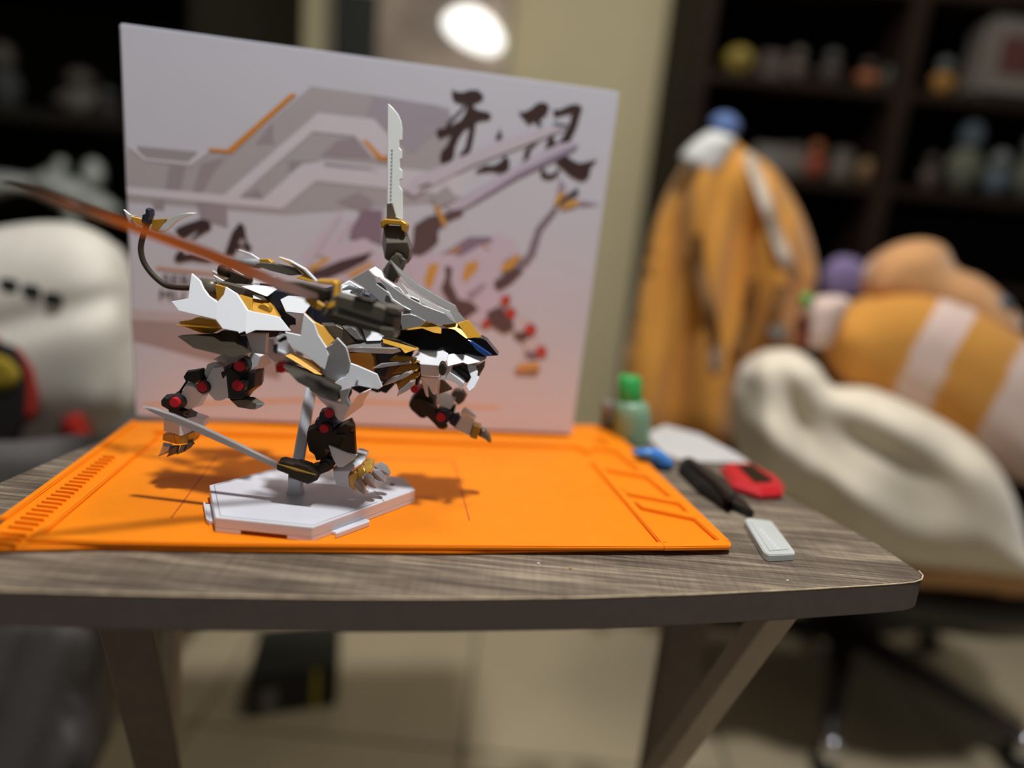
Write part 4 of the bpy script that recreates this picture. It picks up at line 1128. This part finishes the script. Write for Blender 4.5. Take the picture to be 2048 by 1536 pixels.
lathe('body', 1264, [(798, 20), (803, 30), (812, 36), (830, 38), (876, 38), (884, 35)], YB, mat('milky_green_plastic', (146, 190, 158), 0.35, trans=0.25, var=0.03), bt)
lathe('cap', 1260, [(752, 20), (755, 24), (800, 25), (802, 24)], YB, mat('green_cap_plastic', (54, 168, 84), 0.4), bt)
tag(bt, 'small translucent green glue bottle with a bright green cap beside the kit box', 'bottle')
YB2 = G(1222, 872, zt).y
b2_ = empty('dark_jar', G(1222, 872, zt))
lathe('body', 1220, [(828, 12), (834, 19), (868, 19), (872, 17)], YB2, mat('dark_amber_glass', (76, 66, 40), 0.25), b2_)
lathe('cap', 1219, [(802, 14), (804, 17), (826, 17), (829, 15)], YB2, mat('grey_jar_cap', (126, 118, 108), 0.5), b2_)
tag(b2_, 'small dark jar with a grey cap half hidden behind the green glue bottle', 'jar')
for k, (x, y) in enumerate(((1141, 1136), (1077, 1127), (1575, 1161))):
    q = ball('plastic_crumb', G(x, y, zt + .0006), (.0009, .0007, .0006), GOLD if k == 0 else STAND)
    tag(q, ['tiny ochre plastic crumb on the table in front of the mat', 'tiny white plastic crumb left of the ochre crumb on the table', 'tiny white plastic crumb on the table below the glass file'][k], 'crumb')

# ------------------------------------------------------------------ left of the table
ac = empty('grey_armchair', (-0.62, 0.8, 0))
puff('seat_cushion', [(-260, 905), (-100, 885), (60, 880), (170, 868), (262, 880), (300, 960), (290, 1120), (120, 1130), (-250, 1120)], 0.70, 0.03, CHARC, ac, 24, None, 1.0, None, 60)
puff('chair_skirt', [(-200, 1215), (0, 1205), (120, 1212), (172, 1245), (190, 1300), (160, 1430), (150, 1600), (-200, 1600)], 0.66, 0.03, CHARC, ac, 24, lambda x, y: 0.008 * math.sin(x * .06 + y * .02), 3.0, None, 60)
tag(ac, 'dark grey upholstered armchair left of the side table under the white plush', 'armchair')

pw = puff('white_plush_toy', [(-180, 520), (-60, 468), (50, 446), (140, 446), (205, 472), (245, 530), (258, 600), (262, 700), (264, 800), (235, 850), (190, 880), (60, 900), (-120, 900), (-220, 760)],
          0.86, 0.075, PLUSHW, None, 20, lambda x, y: 0.014 * math.exp(-((y - 720 + .3 * x) / 90) ** 2) - 0.012 * math.exp(-((y - 625 + .25 * (x - 120)) / 26) ** 2), 1.0, None, 130)
for (x, y) in ((18, 571), (63, 583), (105, 596)):
    puff('eye_patch', [(x - 17, y - 13), (x + 17, y - 9), (x + 17, y + 15), (x - 16, y + 11)], on(pw, x, y, -.001), 0.004, mat('black_felt', (26, 26, 28), 0.9), pw, 7, None, 0.8, None, 8)
puff('badge_ring', [(-40, 690), (20, 682), (62, 705), (76, 760), (74, 830), (50, 850), (20, 900), (-40, 880)], on(pw, 60, 790, 0), 0.012, mat('dark_red_felt', (176, 44, 30), 0.9), pw, 14, None, 0.8, None, 20)
puff('badge_field', [(-40, 690), (15, 688), (48, 712), (58, 770), (50, 850), (20, 900), (-40, 880)], on(pw, 60, 790, .008), 0.012, mat('black_badge_felt', (24, 22, 20), 0.9), pw, 12, None, 0.6, None, 20)
puff('badge_spot', [(-40, 712), (10, 710), (42, 740), (36, 770), (10, 785), (-40, 772)], on(pw, 60, 790, .018), 0.008, mat('yellow_felt', (158, 136, 34), 0.9), pw, 12, None, 0.6, None, 20)
puff('red_foot', [(118, 835), (150, 818), (172, 826), (176, 850), (184, 880), (140, 892), (118, 870)], on(pw, 148, 850, -.008), 0.025, mat('red_plush', (196, 44, 32), 0.95), pw, 10, None, 0.8, None, 24)
tag(pw, 'large white plush toy with black eye patches and red foot on the grey armchair', 'plush toy')

zmin = min(v.co.z for v in pw.data.vertices)
box('seat_base', (-0.95, 0.74, zmin - 0.14), (-0.47, 1.25, zmin - 0.001), CHARC, ac, 0.01)
# dark display shelf on the left
SL = empty('dark_display_shelf', (-1.2, 1.6, 0))
xr = W(405, 0, 1.45).x
for nm, lo, hi, m in (('side_panel', (xr - 0.03, 1.45, 0), (xr, 2.06, 2.3), BLACKW), ('back_panel', (-2.35, 2.03, 0), (xr - 0.031, 2.06, 2.3), BLACKW), ('side_panel', (-2.38, 1.45, 0), (-2.35, 2.06, 2.3), BLACKW)):
    box(nm, lo, hi, m, SL, 0.002)
zs1, zs2 = W(150, 225, 1.45).z, W(-40, 455, 1.50).z - 0.05
for z in (zs1, zs2, zs2 - 0.33, zs1 + 0.36):
    box('shelf_board', (-2.349, 1.455, z - 0.025), (xr - 0.031, 2.029, z), BLACKW, SL, 0.002)
tag(SL, 'near-black display shelf unit full of figures in the left background', 'shelf')


def figure(name, label, x, w_, y0, y1, Y, shelfz, m, m2, kind=0, group=None):
    """Small ornament seen far out of focus: body, head and limbs."""
    h = (y1 - y0) / FPX * Y
    wd = w_ / FPX * Y
    c = W(x, y1, Y)
    c.z = shelfz + 0.0005
    e = empty(name, c)
    if kind == 0:
        obj('body', ball_bm(c + Vector((0, 0, h * .33)), (wd * .42, wd * .3, h * .33)), m, e, True)
        obj('head', ball_bm(c + Vector((0, 0, h * .78)), (wd * .3, wd * .28, h * .22)), m2, e, True)
        for s in (-1, 1): tube('arm', [c + Vector((s * wd * .3, 0, h * .5)), c + Vector((s * wd * .48, -.01, h * .3))], wd * .09, m, e, 8)
    elif kind == 1:
        bm = box_bm(c + Vector((-wd / 2, -wd * .25, 0)), c + Vector((wd / 2, wd * .25, h)))
        bevel(bm, h * .08, 2)
        obj('case', bm, m, e)
        bm = box_bm(c + Vector((-wd * .3, -wd * .26, h * .3)), c + Vector((wd * .2, -wd * .25 - .001, h * .75)))
        obj('front_panel', bm, m2, e)
    else:
        obj('body', ball_bm(c + Vector((0, 0, h * .5)), (wd * .5, wd * .4, h * .5)), m, e, True)
        obj('nose', ball_bm(c + Vector((0, -wd * .38, h * .5)), (wd * .14, wd * .1, h * .12)), m2, e, True)
    tag(e, label, {0: 'figurine', 1: 'box', 2: 'toy'}[kind], group)
    return e


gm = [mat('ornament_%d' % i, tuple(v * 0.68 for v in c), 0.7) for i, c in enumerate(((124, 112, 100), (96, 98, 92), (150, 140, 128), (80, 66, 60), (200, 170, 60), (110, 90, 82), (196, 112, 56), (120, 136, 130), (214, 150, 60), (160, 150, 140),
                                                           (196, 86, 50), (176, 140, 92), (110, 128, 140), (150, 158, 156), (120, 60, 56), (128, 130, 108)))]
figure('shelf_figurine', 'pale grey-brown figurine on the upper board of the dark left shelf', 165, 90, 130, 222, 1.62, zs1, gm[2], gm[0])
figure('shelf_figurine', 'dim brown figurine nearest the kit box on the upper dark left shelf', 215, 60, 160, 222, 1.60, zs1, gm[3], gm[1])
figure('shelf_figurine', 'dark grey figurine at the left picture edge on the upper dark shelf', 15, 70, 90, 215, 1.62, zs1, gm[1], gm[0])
# pale robot ornament, middle board
rob = empty('grey_toy_robot', W(110, 425, 1.6))
PALE = mat('pale_grey_toy_plastic', (190, 196, 190), 0.6)
puff('body', [(0, 345), (60, 352), (100, 335), (120, 350), (160, 360), (200, 385), (240, 420), (230, 440), (130, 420), (60, 380), (-40, 400), (-60, 350)], 1.5, 0.05, PALE, rob, 14, None, 1, None, 30)
puff('shoulder_spike', [(98, 345), (112, 318), (132, 322), (128, 352), (112, 360)], 1.48, 0.02, PALE, rob, 9, None, 1, None, 14)
puff('shoulder_spike', [(158, 360), (168, 325), (192, 320), (206, 345), (198, 375), (175, 380)], 1.48, 0.03, PALE, rob, 9, None, 1, None, 18)
puff('arm', [(125, 405), (150, 405), (160, 450), (135, 460)], 1.48, 0.02, PALE, rob, 9, None, 1, None, 12)
tag(rob, 'pale grey toy robot with raised shoulders on the shelf above the white plush', 'toy robot')

# ------------------------------------------------------------------ back wall: framed print and glowing oval
pf = empty('framed_poster', W(850, 60, WY - .02))
p0, p1 = W(650, 200, WY - .02), W(1045, -200, WY - .02)
box('frame', (p0.x, WY - 0.03, p0.z - .1), (p1.x, WY - 0.002, p1.z), mat('grey_beige_frame', (150, 142, 122), 0.6), pf, 0.003)
box('print', (p0.x + .015, WY - 0.032, p0.z - .085), (p1.x - .015, WY - 0.0301, p1.z - .015), mat('mottled_print', (176, 158, 142), 0.5, var=0.5, scale=5), pf)
pd = W(705, 60, WY - .033)
box('dark_patch', (p0.x + .02, WY - 0.034, pd.z - .12), (pd.x + .07, WY - 0.0321, pd.z + .1), mat('dark_print_patch', (44, 46, 42), 0.5), pf)
tag(pf, 'framed mottled brown print on the back wall above the kit box', 'poster')
ol = puff('glowing_wall_oval', [(887, 38), (905, 20), (940, 12), (975, 30), (1000, 62), (1005, 92), (985, 108), (955, 104), (915, 84), (892, 62)], WY - 0.06, 0.02, mat('glowing_oval_white', (255, 252, 244), 0.5, emit=1.6), None, 10, None, 0.8, None, 30)  # unidentified bright oval; its glow is added by emission
tag(ol, 'glowing white oval in front of the framed print', 'glowing oval')

# ------------------------------------------------------------------ right background: bookcase
BY = 1.6
BC = empty('brown_bookcase', (1.0, 1.8, 0))
xl = W(1440, 0, BY).x
xd = W(1850, 0, BY).x
xe = 2.3
for nm, lo, hi in (('side_panel', (xl - 0.03, BY, 0), (xl, 2.06, 2.3)), ('divider', (xd - 0.02, BY + .005, 0.001), (xd + 0.02, 2.03, 2.299)), ('side_panel', (xe, BY, 0), (xe + .03, 2.06, 2.3)), ('back_panel', (xl + .001, 2.031, 0), (xe - .001, 2.06, 2.3))):
    box(nm, lo, hi, DARKW if nm != 'back_panel' else mat('bookcase_back', (26, 20, 16), 0.8), BC, 0.002)
sz = [W(1600, 155, BY).z, W(1600, 352, BY).z]
zz = sz + [2 * sz[1] - sz[0], 3 * sz[1] - 2 * sz[0], sz[0] + (sz[0] - sz[1])]
for z in zz:
    for (u, v) in ((xl + .001, xd - .021), (xd + .021, xe - .001)):
        box('shelf_board', (u, BY + .008, z - 0.022), (v, 2.03, z), DARKW, BC, 0.002)
tag(BC, 'dark brown wooden bookcase with ornaments filling the right background', 'bookcase')
for (x, w_, y0, y1, r, a, b, kd, lb) in (
        (1476, 56, 78, 130, 0, 4, 5, 2, 'yellow round toy at the left end of the upper bookcase board'),
        (1540, 44, 92, 140, 0, 5, 3, 1, 'dim brown box right of the yellow toy on the upper board'),
        (1592, 46, 80, 140, 0, 5, 0, 0, 'dusky pink figurine on the upper bookcase board'),
        (1660, 50, 84, 146, 0, 3, 1, 0, 'dark olive figurine in the middle of the upper board'),
        (1733, 46, 104, 156, 0, 6, 3, 0, 'rust orange figurine left of the bookcase divider'),
        (1778, 34, 115, 160, 0, 1, 7, 2, 'dark teal round toy beside the divider on the upper board'),
        (1882, 46, 105, 172, 0, 8, 7, 0, 'orange figurine just right of the bookcase divider'),
        (2004, 140, 52, 188, 0, 9, 14, 1, 'pale boxy camera-like case with a dark red panel on the upper board'),
        (1530, 60, 285, 338, 1, 9, 13, 1, 'pale grey box left on the lower board behind the jacket'),
        (1582, 44, 282, 340, 1, 0, 9, 1, 'grey-brown box left of the red-orange figurine'),
        (1625, 42, 276, 346, 1, 10, 6, 0, 'red-orange figurine on the lower bookcase board'),
        (1676, 40, 290, 350, 1, 0, 2, 1, 'beige-grey box right of the red-orange figurine'),
        (1728, 36, 312, 358, 1, 11, 6, 2, 'tan round toy near the divider on the lower board'),
        (1858, 40, 285, 352, 1, 5, 3, 0, 'dim brown figurine right of the divider on the lower board'),
        (1918, 72, 240, 372, 1, 15, 12, 0, 'tall dark green figurine on the lower right bookcase board'),
        (1985, 60, 300, 385, 1, 12, 13, 0, 'blue-grey figurine on the lower right bookcase board'),
        (2045, 60, 270, 392, 1, 15, 13, 0, 'olive figurine at the right picture edge on the lower board')):
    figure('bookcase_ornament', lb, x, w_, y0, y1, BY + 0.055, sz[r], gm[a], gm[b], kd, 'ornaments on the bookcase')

# ------------------------------------------------------------------ jacket on a chair
JY = 1.12
ck = empty('office_chair', (0.95, 1.15, 0))
jk = puff('mustard_jacket', [(1438, 262), (1492, 300), (1545, 335), (1592, 405), (1622, 480), (1634, 560), (1615, 630), (1605, 690), (1565, 740), (1500, 790), (1480, 860), (1440, 900), (1330, 900), (1280, 895), (1236, 830), (1242, 740), (1275, 600), (1300, 480), (1332, 390), (1375, 320)], JY, 0.06, MUST, None, 15,
          lambda x, y: 0.020 * math.sin((x - 0.12 * (y - 300)) * .045 + .004 * y) * min(1, (y - 260) / 200) + 0.010 * math.sin(x * .09 + y * .02), 1.2, None, 90)
puff('collar', [(1362, 308), (1418, 262), (1468, 270), (1462, 310), (1436, 352), (1408, 356), (1370, 334)], JY - 0.035, 0.03, mat('white_collar', (224, 224, 222), 0.9), jk, 10, None, 0.6, None, 30)
puff('hanger_loop', [(1418, 250), (1432, 228), (1462, 226), (1482, 250), (1472, 276), (1440, 284)], JY - 0.02, 0.03, mat('blue_lining', (92, 116, 168), 0.9), jk, 10, None, 0.6, None, 24)


def strap(name, pts, w_, Y, m, parent, th=0.005):
    P_ = spline(pts, 5)
    L, Rr = [], []
    for i, p in enumerate(P_):
        a, b = P_[max(i - 1, 0)], P_[min(i + 1, len(P_) - 1)]
        dx, dy = b[0] - a[0], b[1] - a[1]
        l = math.hypot(dx, dy)
        try:
            Yq = on(jk, p[0], p[1], .013)
        except TypeError:
            Yq = JY - .02
        L.append(W(p[0] - dy / l * w_ / 2, p[1] + dx / l * w_ / 2, Yq))
        Rr.append(W(p[0] + dy / l * w_ / 2, p[1] - dx / l * w_ / 2, Yq))
    bm = bmesh.new()
    fv = [[bm.verts.new(q + Vector((0, o, 0))) for q in S] for o in (0, th) for S in (L, Rr)]
    n_ = len(P_)
    for i in range(n_ - 1):
        for A, B in ((fv[0], fv[1]), (fv[1], fv[3]), (fv[3], fv[2]), (fv[2], fv[0])):
            bm.faces.new((A[i], A[i + 1], B[i + 1], B[i]))
    bm.faces.new([fv[k][0] for k in (0, 1, 3, 2)])
    bm.faces.new([fv[k][-1] for k in (0, 2, 3, 1)])
    return obj(name, bm, m, parent)


BRW = mat('brown_strap', (120, 84, 44), 0.8)
strap('white_tape', [(1492, 308), (1515, 355), (1540, 430), (1565, 500), (1592, 560)], 24, JY - 0.10, mat('grey_white_tape', (196, 184, 170), 0.85), jk)
strap('strap', [(1394, 470), (1400, 540), (1420, 620), (1430, 690)], 24, JY - 0.115, BRW, jk)
strap('strap', [(1505, 560), (1502, 620), (1485, 680), (1470, 705)], 20, JY - 0.115, BRW, jk)
strap('strap', [(1568, 570), (1556, 610), (1548, 640)], 20, JY - 0.115, BRW, jk)
puff('strap_end', [(1412, 685), (1428, 672), (1442, 690), (1444, 740), (1428, 752), (1416, 735)], on(jk, 1430, 715), 0.008, mat('brushed_steel_tip', (186, 180, 176), 0.4, 0.6), jk, 9, None, 0.5, None, 12)
puff('buckle', [(1530, 655), (1552, 645), (1576, 660), (1570, 684), (1545, 688)], on(jk, 1552, 668), 0.008, mat('steel_buckle', (176, 178, 176), 0.35, 0.7), jk, 9, None, 0.5, None, 12)
tag(jk, 'mustard jacket with white collar and hanging straps draped over a chair back', 'jacket')

# lower jacket fold and things on the seat
# ------------------------------------------------------------------ blanket, striped plush
def blanket_folds(x, y):
    a = 0.018 * math.exp(-((x - 1530 - 0.1 * (y - 760)) / 34) ** 2) * max(0, min(1, (1050 - y) / 200))
    b = 0.022 * math.exp(-(((x - 1650) * .55 + (y - 900) * -.83 + 40) / 34) ** 2) * math.exp(-((x - 1640) / 130) ** 2)
    c = 0.02 * math.exp(-(((x - 1830) * -.5 + (y - 860) * .86) / 60) ** 2)
    d = -0.012 * math.exp(-(((x - 1760) * -.42 + (y - 900) * .9) / 30) ** 2) * math.exp(-((x - 1740) / 120) ** 2)
    e = -0.02 * math.exp(-((x - 1585 - .35 * (y - 800)) / 22) ** 2) * math.exp(-((y - 840) / 110) ** 2)
    return a + b + c + d + e + 0.006 * math.sin(x * .03 + y * .012)


bk_ = puff('cream_blanket', [(1492, 735), (1535, 703), (1590, 700), (1635, 730), (1668, 772), (1740, 776), (1820, 808), (1920, 862), (1990, 925), (2030, 1000), (2055, 1090), (2070, 1150), (1940, 1140), (1800, 1125), (1700, 1080), (1600, 1010), (1500, 950), (1468, 880), (1470, 800)],
           0.90, 0.07, CREAM, None, 15, blanket_folds, 1.2, None, 90)
tag(bk_, 'cream fleece blanket draped in soft folds right of the side table', 'blanket')


def stripe(x, y):
    u = x + 0.49 * (y - 595)
    return 1 if (u < 1690 or 1878 < u < 1966 or u > 2090) else 0


sp_ = puff('striped_plush_toy', [(1640, 700), (1648, 640), (1700, 606), (1780, 582), (1870, 584), (1960, 615), (2040, 665), (2110, 740), (2130, 860), (2100, 960), (2030, 960), (1950, 910), (1860, 850), (1760, 800), (1690, 780)], 1.0, 0.08, [MUST, PINKW], None, 15, None, 1.0, stripe, 110)
puff('peach_head', [(1738, 610), (1738, 540), (1775, 495), (1840, 478), (1890, 492), (1915, 535), (1965, 556), (2015, 600), (2050, 660), (1990, 690), (1880, 640)], 1.03, 0.06, PEACH, sp_, 15, None, 1, None, 60)
puff('eye', [(1990, 605), (2008, 592), (2026, 606), (2022, 630), (2000, 634)], on(bpy.data.objects['peach_head'], 2006, 612), 0.008, mat('blue_grey_eye', (112, 118, 128), 0.3), sp_, 9, None, 0.5, None, 12)
tag(sp_, 'plush toy with mustard and pale pink stripes and a peach head above the blanket', 'plush toy')
q = puff('purple_plush_toy', [(1642, 590), (1646, 540), (1680, 512), (1725, 525), (1738, 570), (1715, 605), (1665, 612)], 1.15, 0.02, mat('purple_plush', (130, 116, 158), 0.95), None, 12, None, 1, None, 40)
tag(q, 'small purple plush toy squeezed between the jacket and the striped plush', 'plush toy')
q = puff('pink_soft_toy', [(1610, 650), (1622, 600), (1660, 590), (1700, 600), (1680, 650), (1660, 690), (1630, 696), (1612, 690)], 0.93, 0.03, PINKW, None, 12, None, .5, None, 36)
puff('green_tag', [(1600, 590), (1620, 586), (1628, 606), (1612, 616), (1598, 606)], 0.90, 0.008, mat('green_felt_tag', (122, 170, 84), 0.9), q, 8, None, 0.8, None, 10)
puff('red_patch', [(1594, 640), (1612, 632), (1618, 680), (1604, 700), (1592, 680)], 0.92, 0.008, mat('dark_red_patch', (128, 56, 40), 0.9), q, 8, None, 0.8, None, 10)
tag(q, 'small pale pink soft toy with a green tag beside the jacket', 'plush toy')

# ------------------------------------------------------------------ office chair under it all
puff('seat', [(1480, 1010), (1600, 1040), (1780, 1110), (1900, 1100), (2060, 1110), (2120, 1160), (2060, 1200), (1900, 1185), (1780, 1170), (1600, 1110), (1480, 1060)], 1.02, 0.10, mat('peach_seat_cover', (196, 150, 104), 0.9), ck, 20, None, 3, None, 40)
puff('seat_shell', [(1500, 1080), (1700, 1130), (1850, 1170), (2060, 1190), (2130, 1220), (2060, 1280), (1850, 1260), (1700, 1220), (1500, 1160)], 1.03, 0.07, CHAIRB, ck, 20, None, 3, None, 40)
e1, e2 = G(1655, 1492, -0.60), G(2038, 1484, -0.60)
mid = (e1 + e2) / 2
per = Vector((-(e2 - e1).y, (e2 - e1).x, 0)).normalized()
hub = mid + per * ((e2 - e1).length / 2 / math.tan(R(36)))
rad5 = (e1 - hub).length
hub.z = 0
a5 = math.atan2(e1.y - hub.y, e1.x - hub.x)
tube('gas_post', [hub + Vector((0, 0, .10)), hub + Vector((0, 0, .42))], [.032, .026], CHAIRB, ck, 14)
for k in range(5):
    a = a5 + R(72 * k)
    e = hub + Vector((math.cos(a) * rad5, math.sin(a) * rad5, .075))
    arm = tube('star_arm', [hub + Vector((0, 0, .115)), e], [.028, .016], mat('dark_star_base', (56, 46, 44), 0.35), ck, 8)
    c0 = e - Vector((0, 0, .0))
    cst = obj('caster', tube_bm([e + Vector((-.012, 0, -.047)), e + Vector((.012, 0, -.047))], .027, 14), CHAIRB, arm, True)
    ball('caster_cap', e + Vector((0, -.014, -.010)), (.018, .018, .026), CHROME, arm)
backp = W(1430, 560, JY + .09)
beam('back_post', (backp.x, JY + .10, .44), (backp.x, JY + .10, W(1430, 330, JY + .1).z), .06, .03, CHAIRB, ck, (1, 0, 0), .004)
tag(ck, 'black office chair with star base and chrome caster caps under the jacket and blanket', 'chair')

# ------------------------------------------------------------------ on the floor under the table
bag = empty('black_yellow_carton', Vector((-0.30, 1.02, 0)))
u0 = W(505, 1410, 1.0)
u1 = W(690, 1340, 1.08)
prism('carton', [Vector((u0.x, 0.98, 0.001)), Vector((u1.x, 1.03, 0.001)), Vector((u1.x - .03, 1.16, 0.001)), Vector((u0.x - .03, 1.11, 0.001))], (0, 0, 0.085), mat('black_card', (34, 34, 30), 0.6), bag, .003)
prism('yellow_band', [Vector((u1.x - .06, 1.0125, 0.002)), Vector((u1.x - .03, 1.0196, 0.002)), Vector((u1.x - .03, 1.018, 0.002)), Vector((u1.x - .06, 1.011, 0.002))], (0, 0, 0.075), mat('yellow_card', (190, 176, 40), 0.6), bag)
prism('white_panel', [Vector((u0.x + .02, .983, 0.002)), Vector((u1.x - .075, 1.009, 0.002)), Vector((u1.x - .075, 1.0075, 0.002)), Vector((u0.x + .02, .9815, 0.002))], (0, 0, 0.05), mat('grey_card_panel', (120, 114, 110), 0.6), bag)
tag(bag, 'black and yellow carton on the tiled floor under the side table', 'carton')
